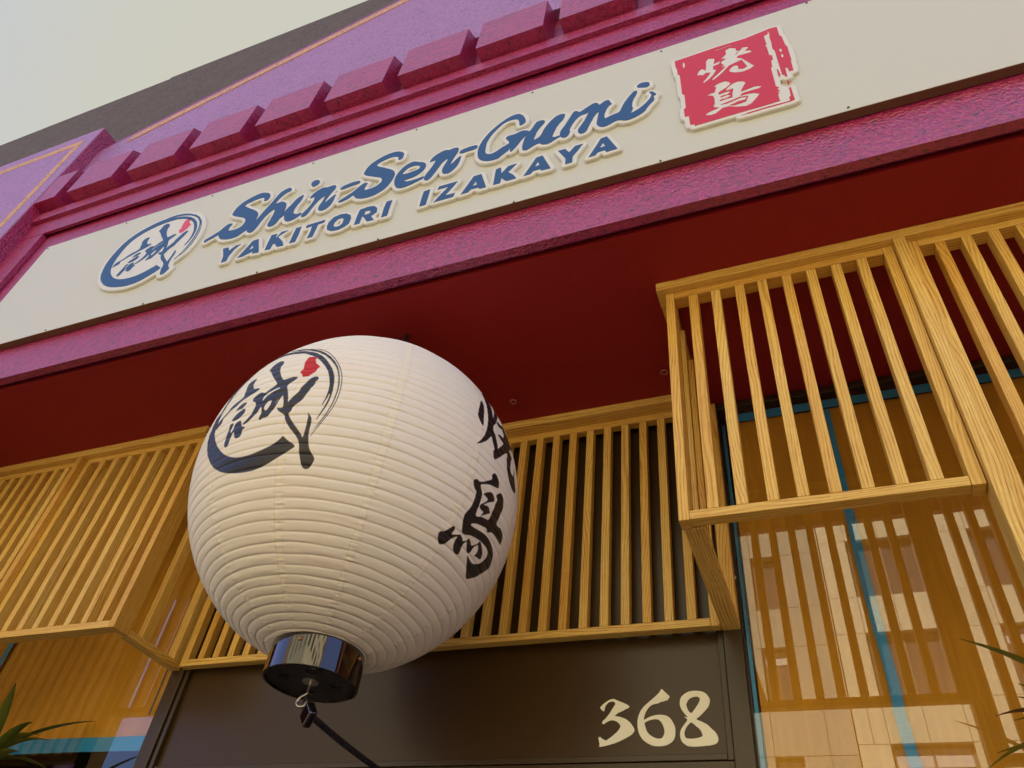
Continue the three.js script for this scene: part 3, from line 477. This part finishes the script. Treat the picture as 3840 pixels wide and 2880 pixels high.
// groups: list of ring lists; each list is even-odd, the groups are united
function contours(groups, off, cell) {
  let x0 = 1e9, y0 = 1e9, x1 = -1e9, y1 = -1e9;
  for (const g of groups) for (const r of g) for (const [x, y] of r) { x0 = Math.min(x0, x); y0 = Math.min(y0, y); x1 = Math.max(x1, x); y1 = Math.max(y1, y); }
  const pad = off + 3 * cell; x0 -= pad; y0 -= pad; x1 += pad; y1 += pad;
  const nx = Math.ceil((x1 - x0) / cell) + 1, ny = Math.ceil((y1 - y0) / cell) + 1, F = new Float32Array(nx * ny).fill(1e3), reach = off + 2.5 * cell;
  for (const g of groups) {
    const D2 = new Float32Array(nx * ny).fill(1e3);
    for (const r of g) for (let i = 0; i < r.length; i++) {
      const [ax, ay] = r[i], [bx, by] = r[(i + 1) % r.length], dx = bx - ax, dy = by - ay, l2 = dx * dx + dy * dy || 1e-12;
      const i0 = Math.max(0, Math.floor((Math.min(ax, bx) - reach - x0) / cell)), i1 = Math.min(nx - 1, Math.ceil((Math.max(ax, bx) + reach - x0) / cell)), j0 = Math.max(0, Math.floor((Math.min(ay, by) - reach - y0) / cell)), j1 = Math.min(ny - 1, Math.ceil((Math.max(ay, by) + reach - y0) / cell));
      for (let j = j0; j <= j1; j++) for (let q = i0; q <= i1; q++) { const x = x0 + q * cell, y = y0 + j * cell, t = Math.max(0, Math.min(1, ((x - ax) * dx + (y - ay) * dy) / l2)), d = Math.hypot(x - ax - dx * t, y - ay - dy * t), k = j * nx + q; if (d < D2[k]) D2[k] = d; }
    }
    for (let j = 0; j < ny; j++) { const y = y0 + j * cell; const xs = []; for (const r of g) for (let i = 0, m = r.length - 1; i < r.length; m = i++) if ((r[i][1] > y) !== (r[m][1] > y)) xs.push((r[m][0] - r[i][0]) * (y - r[i][1]) / (r[m][1] - r[i][1]) + r[i][0]); xs.sort((a, b) => a - b); let c = 0; for (let q = 0; q < nx; q++) { const x = x0 + q * cell; while (c < xs.length && xs[c] <= x) c++; const k = j * nx + q, d = c & 1 ? -D2[k] : D2[k]; if (d < F[k]) F[k] = d; } }
  }
  const val = (i, j) => F[j * nx + i] - off, seg = new Map(), key = p => Math.round(p[0] * 1e6) + ':' + Math.round(p[1] * 1e6);
  const E2 = (i, j, a, b, di, dj) => { let t = a / (a - b); t = Math.max(0.02, Math.min(0.98, t)); return [x0 + (i + di * t) * cell, y0 + (j + dj * t) * cell]; };
  for (let j = 0; j < ny - 1; j++) for (let i = 0; i < nx - 1; i++) {
    const a = val(i, j), b = val(i + 1, j), c = val(i + 1, j + 1), d = val(i, j + 1), k = (a < 0) | (b < 0) << 1 | (c < 0) << 2 | (d < 0) << 3;
    if (!k || k === 15) continue;
    const e0 = () => E2(i, j, a, b, 1, 0), e1 = () => E2(i + 1, j, b, c, 0, 1), e2 = () => E2(i, j + 1, d, c, 1, 0), e3 = () => E2(i, j, a, d, 0, 1);
    const add = (p, q) => seg.set(key(p), [p, q]);          // inside lies to the left
    switch (k) { case 1: add(e0(), e3()); break; case 2: add(e1(), e0()); break; case 3: add(e1(), e3()); break; case 4: add(e2(), e1()); break; case 5: add(e0(), e1()); add(e2(), e3()); break; case 6: add(e2(), e0()); break; case 7: add(e2(), e3()); break; case 8: add(e3(), e2()); break; case 9: add(e0(), e2()); break; case 10: add(e1(), e2()); add(e3(), e0()); break; case 11: add(e1(), e2()); break; case 12: add(e3(), e1()); break; case 13: add(e0(), e1()); break; case 14: add(e3(), e0()); break; }
  }
  const rings = [];
  while (seg.size) { const k0 = seg.keys().next().value; let k = k0; const r = []; while (seg.has(k)) { const s = seg.get(k); seg.delete(k); r.push(s[0]); k = key(s[1]); } if (r.length > 5) rings.push(r); }
  return rings.map(r => { for (let n = 0; n < 2; n++) r = r.map((p, i) => { const a = r[(i + r.length - 1) % r.length], b = r[(i + 1) % r.length]; return [(a[0] + 2 * p[0] + b[0]) / 4, (a[1] + 2 * p[1] + b[1]) / 4]; }); return r; });
}
const area = r => { let s = 0; for (let i = 0; i < r.length; i++) { const a = r[i], b = r[(i + 1) % r.length]; s += a[0] * b[1] - a[1] * b[0]; } return s / 2; };
function ringShapes(rings, dropHoles = false) {
  const v = r => r.map(p => new THREE.Vector2(p[0], p[1]));
  const outs = rings.filter(r => area(r) > 0).map(r => ({ r, s: new THREE.Shape(v(r)) }));
  if (!dropHoles) for (const h of rings) if (area(h) < -2e-5) { const o = outs.find(o => inRing(h[0][0], h[0][1], o.r)); if (o) o.s.holes.push(new THREE.Path(v(h))); }
  return outs.map(o => o.s);
}
function evenOddShapes(rings) {                              // outline + counters given as plain rings
  const list = rings.map(r => ({ r, depth: rings.filter(q => q !== r && inRing(r[0][0], r[0][1], q)).length }));
  const out = list.filter(o => o.depth % 2 === 0).map(o => ({ ...o, s: new THREE.Shape(o.r.map(p => new THREE.Vector2(...p))) }));
  for (const h of list) if (h.depth % 2) { const o = out.filter(o => o.depth === h.depth - 1 && inRing(h.r[0][0], h.r[0][1], o.r))[0]; if (o) o.s.holes.push(new THREE.Path(h.r.map(p => new THREE.Vector2(...p)))); }
  return out.map(o => o.s);
}
function slabGeo(shapes, z0, z1, bevel = 0) {
  const g = new THREE.ExtrudeGeometry(shapes, bevel ? { depth: z1 - z0 - bevel, bevelEnabled: true, bevelThickness: bevel, bevelSize: bevel * .8, bevelOffset: -bevel * .8, bevelSegments: 3, curveSegments: 4 } : { depth: z1 - z0, bevelEnabled: false });
  g.translate(0, 0, z0); return g;
}
const flatten = (rings, zu) => rings.map(r => r.map(([x, y]) => { const p = onZ(x, y, zu); return [p.x, p.y]; }));

// street number painted on the transom
for (const d of DIGITS) put('digit', slabGeo(evenOddShapes(flatten(d, -1.109).map(r => chaikin(r, .2))), -1.110 * U - 0.001, -1.110 * U + 0.0012), M.number, T);

// ---------------------------------------------------------------- the sign
const S = thing('shop_sign', 'long cream fascia sign with blue brush lettering, round emblem and red stamp', 'sign');
put('panel', ubox(-1.7185, 1.55, 1.1068, 1.5185, ZS, -0.6542, 0.001), M.signFace, S);
put('underside', ubox(-1.7185, 1.55, 1.1062, 1.1066, ZS - 0.0006, -0.6542, 0), M.signUnderShade, S);  // brown underside sheet, the shadow below the sign included in its colour
const zs = ZS * U, RISE = 0.013;
{
  const script = SCRIPT.map(l => flatten(l, ZS + 0.006).map(r => chaikin(r, .2)));
  const sb = put('script_backing', slabGeo(ringShapes(contours(script, 0.0180, 0.0035)), zs - 0.001, zs + RISE, 0.006), M.backing, S);
  script.forEach((l, i) => put('letter', slabGeo(ringShapes(contours([l], 0.0022, 0.0021)), zs + RISE - 0.002, zs + RISE + 0.001 + (i % 2) * 0.0005), M.blue, sb));
  const cap = CAPTION.map(l => flatten(l, ZS + 0.006));
  const cb = put('caption_backing', slabGeo(ringShapes(contours(cap, 0.0155, 0.0035)), zs - 0.001, zs + RISE, 0.006), M.backing, S);
  for (const l of cap) put('letter', slabGeo(evenOddShapes(l), zs + RISE - 0.002, zs + RISE + 0.001), M.blue, cb);
  const stamp = flatten(STAMP, ZS + 0.006);
  const stb = put('stamp_backing', slabGeo(ringShapes(contours([[stamp[0]], [stamp[3]], [stamp[4]]], 0.017, 0.004), true), zs - 0.001, zs + RISE, 0.006), M.backing, S);
  put('stamp_print', slabGeo(evenOddShapes(stamp), zs + RISE - 0.002, zs + RISE + 0.001), M.stampRed, stb);
}
// the round emblem is the same on sign and lantern: kept as degrees (azimuth, latitude) on the lantern
const LC = W(-0.612, 0.641, -0.78), LR = 0.2346 * U, LH = 0.2495 * U;
function onLantern(x, y) {
  const d = ray(x, y), o = camera.position.clone().sub(LC), s = new THREE.Vector3(1 / LR, 1 / LH, 1 / LR); o.multiply(s); const D2 = d.clone().multiply(s);
  const a = D2.dot(D2), b = o.dot(D2), c = o.dot(o) - 1, q = Math.max(0, b * b - a * c), t = (-b - Math.sqrt(q)) / a, p = o.addScaledVector(D2, t).normalize();
  return [Math.atan2(p.x, p.z) * 180 / Math.PI, Math.asin(p.y) * 180 / Math.PI];
}
const MA = [0.004658, 0.000328, 0.0002096, 0.005153], DET = MA[0] * MA[3] - MA[1] * MA[2];
const ringDeg = ([x, y]) => { const p = onZ(x, y, ZS), a = p.x / U + 1.2364, b = (p.y - EYE) / U - 1.3221; return [(a * MA[3] - b * MA[1]) / DET, (b * MA[0] - a * MA[2]) / DET]; };
const embCore = EMB.map(r => r.map(p => onLantern(...p))), emb = [...embCore, ...EMB_RING_L.map(r => r.map(p => onLantern(...p)))], embSign = [...embCore, ...EMB_RING.map(r => r.map(ringDeg))], embH = EMB_HOLES.map(r => r.map(p => onLantern(...p))), embR = EMB_RED.map(p => onLantern(...p)), kan = KANJI.map(r => r.map(p => onLantern(...p)));
{
  const toSign = ([a, l]) => [U * (0.004658 * a + 0.000328 * l - 1.2364), EYE + U * (0.0002096 * a + 0.005153 * l + 1.3221)];
  const g = embSign.map((r, i) => i === 4 ? [r.map(toSign), ...embH.map(h => h.map(toSign))] : [r.map(toSign)]), red = embR.map(toSign);
  const eb = put('emblem_backing', slabGeo(ringShapes(contours([...g.map(q => [q[0]])], 0.022, 0.0045), true), zs - 0.001, zs + RISE, 0.006), M.backing, S);
  put('emblem_print', slabGeo(ringShapes(contours(g, 0.0006, 0.0024)), zs + RISE - 0.002, zs + RISE + 0.001), M.blue, eb);
  put('emblem_mark', slabGeo([new THREE.Shape(red.map(p => new THREE.Vector2(...p)))], zs + RISE - 0.002, zs + RISE + 0.001), M.pink, eb);
}
for (const [x, y] of [[172, 1239], [537, 1140], [964, 1022], [1418, 898], [1927, 759], [2477, 604], [3181, 404], [180, 932], [475, 838], [797, 735], [1175, 613], [1563, 487], [1997, 348], [2480, 193], [3025, 12]]) {
  const c = onZ(x, y, ZS), g = new THREE.CylinderGeometry(0.0035, 0.0042, 0.0035, 12).rotateX(Math.PI / 2); g.translate(c.x, c.y, zs + 0.001); put('screw', g, M.screw, S);
}

// ---------------------------------------------------------------- the paper lantern
const L = thing('paper_lantern', 'huge round white paper lantern with black brush characters hanging in the entrance', 'lantern');
{
  const SEAM0 = 9.5, SEAMD = 31.1, RING = 3.08, NR = 50, LAT0 = -77.0;
  const TW = 2048, TH = 1024, cv = document.createElement('canvas'); cv.width = TW; cv.height = TH; const c = cv.getContext('2d');
  const cu = a => (a + 180) / 360 * TW, cvv = l => (90 - l) / 180 * TH;
  c.fillStyle = 'rgb(241,235,221)'; c.fillRect(0, 0, TW, TH);
  for (let i = 0; i < 900; i++) { c.fillStyle = `rgba(${228 + rnd() * 20 | 0},${220 + rnd() * 18 | 0},${196 + rnd() * 22 | 0},${0.05 + rnd() * 0.08})`; c.fillRect(rnd() * TW, rnd() * TH, 20 + rnd() * 160, 4 + rnd() * 16); }
  for (let k = -6; k < 7; k++) { const x = cu(SEAM0 + k * SEAMD); c.fillStyle = 'rgba(246,239,214,0.5)'; c.fillRect(x - 7, 0, 14, TH); c.fillStyle = 'rgba(216,206,178,0.35)'; c.fillRect(x - 8, 0, 1.3, TH); c.fillRect(x + 7, 0, 1.3, TH); }
  const path = r => { r.forEach(([a, l], i) => i ? c.lineTo(cu(a), cvv(l)) : c.moveTo(cu(a), cvv(l))); c.closePath(); };
  const ink = 'rgb(30,28,33)';
  emb.forEach((r, i) => { c.fillStyle = ink; c.beginPath(); path(chaikin(r, .2)); if (i === 4) embH.forEach(h => path(h)); c.fill('evenodd'); });
  c.fillStyle = 'rgb(196,26,34)'; c.beginPath(); path(embR); c.fill();
  for (const r of kan) { c.fillStyle = ink; c.beginPath(); path(chaikin(r, .2)); c.fill(); }
  // dry-brush streaks left white inside two strokes of the emblem
  c.strokeStyle = 'rgb(239,233,220)';
  const streak = (a, b, n, w, sp) => { for (let i = 0; i < n; i++) { const t = rnd(), s = rnd() * .25; c.lineWidth = w * (.4 + rnd()); c.beginPath(); c.moveTo(cu(a[0] + (b[0] - a[0]) * t + rr(-sp, sp)), cvv(a[1] + (b[1] - a[1]) * t + rr(-sp, sp))); c.lineTo(cu(a[0] + (b[0] - a[0]) * Math.min(1, t + s) + rr(-sp, sp) * .5), cvv(a[1] + (b[1] - a[1]) * Math.min(1, t + s) + rr(-sp, sp) * .5)); c.stroke(); } };
  const zp = (x, y) => onLantern(Z.em[0] + x / Z.em[2], Z.em[1] + y / Z.em[2]);
  streak(zp(1290, 590), zp(1400, 440), 12, 1.2, .22); streak(zp(880, 750), zp(920, 670), 8, 1, .2); streak(zp(1085, 900), zp(1190, 1060), 8, 1, .15);
  const map = new THREE.CanvasTexture(cv); map.colorSpace = THREE.SRGBColorSpace; map.wrapS = THREE.RepeatWrapping;
  const bump = dataTex(1024, (u, v) => {
    const a = u * 360 - 180, l = v * 180 - 90; const t = ((a - SEAM0) / SEAMD); const ds = Math.abs(t - Math.round(t)) * SEAMD;
    const strip = ds < 1.3 ? 0.16 : 0, near = Math.exp(-ds * ds / 9);
    const cr = vnoise(u * 70, v * 260, 70, 260, 51), cr2 = vnoise(u * 24, v * 150, 24, 150, 52), cr3 = vnoise(u * 160, v * 200, 160, 200, 53);
    const w2 = (vnoise(u * 24, (l - LAT0) / RING * .9, 24, 999, 61) - .5) * 0.19, pr = (l - LAT0) / RING - w2, d0 = Math.abs(pr - Math.round(pr)), side = pr - Math.floor(pr);
    const crease = -0.30 * Math.exp(-d0 * d0 / 0.010) * (0.7 + 0.6 * vnoise(u * 40, Math.round(pr) * 1.7, 40, 999, 62)) + 0.16 * Math.sin(Math.PI * side);
    const h = 0.46 + crease + strip + near * 0.55 * (cr - .5) + 0.26 * (cr2 - .5) + near * .25 * (cr3 - .5) + 0.05 * (cr3 - .5); return [h, h, h];
  });
  bump.repeat.set(1, 1);
  const rough = document.createElement('canvas'); rough.width = TW / 2; rough.height = TH / 2; const r2 = rough.getContext('2d'); r2.fillStyle = 'rgb(0,190,0)'; r2.fillRect(0, 0, TW, TH); r2.scale(.5, .5); r2.fillStyle = 'rgb(0,96,0)';
  for (const r of [...emb, ...kan]) { r2.beginPath(); chaikin(r, .2).forEach(([a, l], i) => i ? r2.lineTo(cu(a), cvv(l)) : r2.moveTo(cu(a), cvv(l))); r2.closePath(); r2.fill(); }
  const roughT = new THREE.CanvasTexture(rough); roughT.wrapS = THREE.RepeatWrapping;
  const paper = std(col(1, 1, 1), 1, { map, roughnessMap: roughT, bumpMap: bump, bumpScale: 0.004, transmission: 0.06, thickness: 0, side: THREE.DoubleSide });
  const NA = 420, SUB = 6, NV = NR * SUB, pos = [], uv = [], idx = [];
  for (let j = 0; j <= NV; j++) {
    const lat = LAT0 + RING * j / SUB; if (j === NV) { /* top edge */ }
    for (let i = 0; i <= NA; i++) {
      const a = -180 + 360 * i / NA, t = (a - SEAM0) / SEAMD, f = Math.abs(t - Math.round(t)) * 2;     // 0 at a seam, 1 between
      const wob = (vnoise(i * 24 / NA, j / SUB * .9, 24, 999, 61) - .5) * 0.55;                          // hand-laid hoops wander a little
      const la = (lat + wob * .35) * Math.PI / 180, ph = (j % SUB) / SUB;
      const vary = 0.7 + 0.6 * vnoise(i * 40 / NA, Math.floor(j / SUB) * 1.7, 40, 999, 62);
      const sag = (ph === 0 ? -0.0004 : 0.0003 * Math.sin(Math.PI * ph)) * vary + 0.0006 - 0.0012 * f * f;
      const ang = a * Math.PI / 180, nx = Math.sin(ang) * Math.cos(la), ny = Math.sin(la), nz = Math.cos(ang) * Math.cos(la);
      pos.push(LC.x + nx * (LR + sag), LC.y + ny * (LH + sag), LC.z + nz * (LR + sag)); uv.push((a + 180) / 360, (lat + wob * .35 + 90) / 180);
      if (i && j) { const q = j * (NA + 1) + i; idx.push(q - NA - 2, q - NA - 1, q, q - NA - 2, q, q - 1); }
    }
  }
  const g = new THREE.BufferGeometry(); g.setAttribute('position', new THREE.Float32BufferAttribute(pos, 3)); g.setAttribute('uv', new THREE.Float32BufferAttribute(uv, 2)); g.setIndex(idx); g.computeVertexNormals();
  put('paper_shade', g, paper, L);
  // lacquered rings below and above
  const CR = 0.0595 * U, cx = -0.6065 * U, cz = -0.779 * U, yb = EYE + 0.3595 * U, yt = EYE + 0.4005 * U;
  const lathe = pts => new THREE.LatheGeometry(pts.map(p => new THREE.Vector2(...p)), 72);
  const ring = lathe([[CR - .006, 0], [CR - .001, 0], [CR, .001], [CR, yt - yb - .001], [CR - .001, yt - yb], [CR - .006, yt - yb], [CR - .006, 0]]); ring.translate(cx, yb, cz);
  const rg = put('bottom_ring', ring, M.lacquer, L);
  const disc = new THREE.Shape(); disc.absarc(0, 0, CR - .0065, 0, Math.PI * 2);
  for (let k = 0; k < 4; k++) { const h = new THREE.Path(), a = k * Math.PI / 2 + .62; h.absarc(Math.cos(a) * CR * .56, Math.sin(a) * CR * .56, CR * .155, 0, Math.PI * 2, true); disc.holes.push(h); }
  const dg = new THREE.ExtrudeGeometry(disc, { depth: 0.005, bevelEnabled: false, curveSegments: 32 }).rotateX(-Math.PI / 2); dg.translate(cx, yb + 0.007, cz); put('bottom_disc', dg, M.black, rg);
  for (const a of [-62, 12, 95, 170]) { const s = new THREE.SphereGeometry(0.0048, 12, 8), r = (a - 0) * Math.PI / 180; s.translate(cx + Math.sin(r) * CR, yb + .062, cz + Math.cos(r) * CR); put('rivet', s, M.copper, rg); }
  const tr = lathe([[CR - .006, 0], [CR, 0], [CR, .085], [0.001, .085], [0.001, .079], [CR - .006, .079]]); tr.translate(LC.x, LC.y + LH * .972, LC.z); put('top_ring', tr, M.lacquer, L);
  const hang = new THREE.CylinderGeometry(0.008, 0.008, EYE + U - (LC.y + LH * .972 + .085) + .01, 12); hang.translate(LC.x, (EYE + U + LC.y + LH * .972 + .085) / 2, LC.z); put('hanging_rod', hang, M.black, L);
  const washer = new THREE.CylinderGeometry(0.021, 0.021, 0.0025, 28); washer.translate(cx, yb + .0055, cz); put('washer', washer, M.steel, rg);
  const hk = new THREE.CatmullRomCurve3([[0, .006, 0], [0, -.012, 0], [-.001, -.024, .002], [-.013, -.034, .006], [-.018, -.046, .008], [-.010, -.056, .008], [.003, -.054, .004], [.005, -.043, .002]].map(p => new THREE.Vector3(cx + p[0], yb + p[1], cz + p[2])));
  put('hook', new THREE.TubeGeometry(hk, 40, 0.0028, 10), M.steel, rg);
  // tether back to the door head
  const A0 = new THREE.Vector3(cx + .002, yb - .062, cz - .006), A1 = W(-0.6435, 0.345, -1.100);
  const ropeCurve = new THREE.CatmullRomCurve3([A0, A0.clone().lerp(A1, .35).add(new THREE.Vector3(0, -.006, 0)), A0.clone().lerp(A1, .7).add(new THREE.Vector3(0, -.005, 0)), A1]);
  const strands = []; const fr = ropeCurve.computeFrenetFrames(160);
  for (let k = 0; k < 3; k++) {
    const pts = []; for (let i = 0; i <= 160; i++) { const a = i * .55 + k * 2.0944, p = ropeCurve.getPointAt(i / 160); p.addScaledVector(fr.normals[i], Math.cos(a) * .0042).addScaledVector(fr.binormals[i], Math.sin(a) * .0042); pts.push(p); }
    strands.push(new THREE.TubeGeometry(new THREE.CatmullRomCurve3(pts), 260, 0.0046, 8));
  }
  single('tether_rope', mergeGeometries(strands), M.rope, 'black twisted rope tethering the lantern back to the door head', 'rope');
  const P = thing('padlock', 'small black padlock clipped to the hook below the lantern', 'padlock');
  P.position.copy(A0).add(new THREE.Vector3(.016, -.004, .012)); P.rotation.set(.2, -.5, .75); P.scale.setScalar(1.35);
  const pb = new RoundedBoxGeometry(.034, .030, .016, 3, .004); pb.translate(0, -.012, 0); put('lock_body', pb, M.lacquer, P);
  const sh = new THREE.CatmullRomCurve3([[-.010, .002, 0], [-.010, .016, 0], [0, .026, 0], [.010, .016, 0], [.010, .002, 0]].map(p => new THREE.Vector3(...p))); put('shackle', new THREE.TubeGeometry(sh, 24, .003, 8), M.black, P);
}

// ---------------------------------------------------------------- potted dracaenas on the pavement
function dracaena(x, y, z, n, label, dirs) {
  const base = W(x, y, z), t = thing('potted_dracaena', label, 'plant'); t.position.set(base.x, 0, base.z);
  put('pot', new THREE.LatheGeometry([[0.001, 0], [.15, 0], [.19, .36], [.2, .38], [.18, .38], [.17, .34], [.001, .34]].map(p => new THREE.Vector2(...p)), 36), M.pot, t);
  const soil = new THREE.CylinderGeometry(.172, .172, .02, 30); soil.translate(0, .345, 0); put('soil', soil, M.soil, t);
  const stem = new THREE.CatmullRomCurve3([[.03, .33, 0], [.02, .9, .02], [-.01, 1.5, .01], [0, base.y, 0]].map(p => new THREE.Vector3(...p)));
  put('stem', new THREE.TubeGeometry(stem, 30, .016, 10), M.cane, t);
  for (let i = 0; i < n; i++) {
    const az = dirs && i < dirs.length ? dirs[i][0] : i * 2.39996, up = dirs && i < dirs.length ? dirs[i][1] : rr(-.1, 1.2), len = dirs && i < dirs.length ? dirs[i][2] : rr(.26, .40), w = rr(.019, .027), N = 16;
    const pos = [], idx = []; let p = new THREE.Vector3(0, base.y - rr(0, .08), 0), e = up; const bend = rr(.5, 1.1);
    for (let k = 0; k <= N; k++) {
      const s = k / N, d = new THREE.Vector3(Math.cos(az) * Math.cos(e), Math.sin(e), Math.sin(az) * Math.cos(e)), side = new THREE.Vector3(-Math.sin(az), 0, Math.cos(az)), nrm = new THREE.Vector3().crossVectors(side, d);
      const wd = w * Math.pow(Math.sin(Math.PI * Math.min(.985, .14 + .86 * s)), .75) * (1 - .25 * s);
      for (const [q, dip] of [[-1, 1], [0, 0], [1, 1]]) { const v = p.clone().addScaledVector(side, q * wd).addScaledVector(nrm, dip * wd * .35); pos.push(v.x, v.y, v.z); }
      if (k) { const b = k * 3; for (const o of [0, 1]) idx.push(b - 3 + o, b - 2 + o, b + o, b - 2 + o, b + 1 + o, b + o); }
      p = p.clone().addScaledVector(d, len / N); e -= bend / N;
    }
    const g = new THREE.BufferGeometry(); g.setAttribute('position', new THREE.Float32BufferAttribute(pos, 3)); g.setIndex(idx); g.computeVertexNormals();
    put('leaf', g, rnd() < .12 ? M.leafRed : M.leaf[Math.floor(rnd() * 3)], t);
  }
}
dracaena(-1.437, 0.362, -1.0, 26, 'bushy potted dracaena in front of the window with the horizontal blue tape', [[.15, .75, .25], [.05, .25, .27], [-.1, .0, .26], [.4, -.35, .27], [.8, -.55, .25], [1.3, -.4, .22], [-.4, .5, .2]]);
dracaena(0.283, 0.352, -0.985, 26, 'potted dracaena with dark narrow leaves in front of the window beside the number', [[3.1, 1.15, .24], [3.0, .75, .24], [3.25, .5, .23], [3.0, .15, .24], [2.9, -.25, .21]]);

// ---------------------------------------------------------------- the sunlit building across the street (seen mirrored in the glass)
{
  const F = thing('stone_building', 'pale stone office block across the street mirrored in the window glass', 'building');
  const ZB = 19.6, FP = 3.22, Y0 = 14.4 - 4 * FP;
  const core = (x0, x1, y0, y1, z0, z1) => { const g = new THREE.BoxGeometry(x1 - x0, y1 - y0, z1 - z0); g.translate((x0 + x1) / 2, (y0 + y1) / 2, (z0 + z1) / 2); return metricUV(g); };
  put('core_wall', core(-22, 24, 0, 21, ZB + .32, ZB + 10), M.farFrame, F);
  const panel = (x0, x1, y0, y1, mats, dz = 0) => { const g = new RoundedBoxGeometry(x1 - x0 - .014, y1 - y0 - .014, .3, 1, .006); g.translate((x0 + x1) / 2, (y0 + y1) / 2, ZB + .15 + dz); put('stone_panel', metricUV(g, 'y', rr(0, 5), rr(0, 5)), mats[Math.floor(rnd() * mats.length)], F); };
  const win = (x0, x1, y0, y1, dz = 0, pin = false) => {
    const f = put('window', mergeGeometries([core(x0, x1, y0, y0 + .07, ZB + .2 + dz, ZB + .28 + dz), core(x0, x1, y1 - .07, y1, ZB + .2 + dz, ZB + .28 + dz), core(x0, x0 + .07, y0 + .07, y1 - .07, ZB + .2 + dz, ZB + .28 + dz), core(x1 - .07, x1, y0 + .07, y1 - .07, ZB + .2 + dz, ZB + .28 + dz), ...(x1 - x0 > 1.2 ? [core((x0 + x1) / 2 - .035, (x0 + x1) / 2 + .035, y0 + .07, y1 - .07, ZB + .2 + dz, ZB + .28 + dz)] : [])]), M.farFrame, F);
    put('pane', core(x0 + .06, x1 - .06, y0 + .06, y1 - .06, ZB + .25 + dz, ZB + .26 + dz), M.farGlass, f);
    if (pin || rnd() < .5) put('blind', core(x0 + .08, x1 - .08, y1 - rr(.4, 1.1), y1 - .08, ZB + .225 + dz, ZB + .235 + dz), M.blind, f);
  };
  for (let fl = 0; fl < 6; fl++) {
    const yb = Y0 + fl * FP, yt = yb + 2.02, yn = yb + FP;
    // stone front to the right of the corner: piers and spandrels
    for (let k = 0; k < 6; k++) {
      const wx = 1.04 + k * 3.58, px0 = k ? wx - 1.56 : 0.22;
      const mid = (px0 + wx) / 2;
      if (k) { panel(px0, mid, yb, yt, M.stone); panel(mid, wx, yb, yt, M.stone); } else panel(px0, wx, yb, yt, M.stone);
      panel(px0, mid, yt, yn, M.stone); panel(mid, wx, yt, yn, M.stone); panel(wx, wx + 1.01, yt, yn, M.stone); panel(wx + 1.01, wx + 2.02, yt, yn, M.stone);
      win(wx + .004, wx + 2.016, yb, yt);
    }
    // duller bay to the left, set back a little
    for (let k = 0; k < 5; k++) {
      const wx = -2.04 - k * 3.4;
      win(wx, wx + .78, yb - .15, yt - .25, .06);
      panel(wx + .78, wx + 1.51, yb - .15, yt - .25, M.stoneGrey, .06); panel(wx + 1.51, k ? wx + 2.62 : 0.2, yb - .15, yt - .25, M.stoneGrey, .06);
      if (k) panel(wx + 2.62, wx + 3.4, yb - .15, yt - .25, M.stoneGrey, .06);
      panel(wx, wx + 1.51, yt - .25, yn - .15, M.stoneGrey, .06); panel(wx + 1.51, k ? wx + 3.4 : 0.2, yt - .25, yn - .15, M.stoneGrey, .06);
    }
  }
  put('plinth', core(-22, 24, 0, Y0 - .16, ZB - .02, ZB + .32), M.stone[2], F);
  put('cornice', core(-22.2, 24.2, Y0 + 6 * FP + .02, Y0 + 6 * FP + .6, ZB - .25, ZB + 1.2), M.stone[1], F);
}
renderer.render(scene, camera);
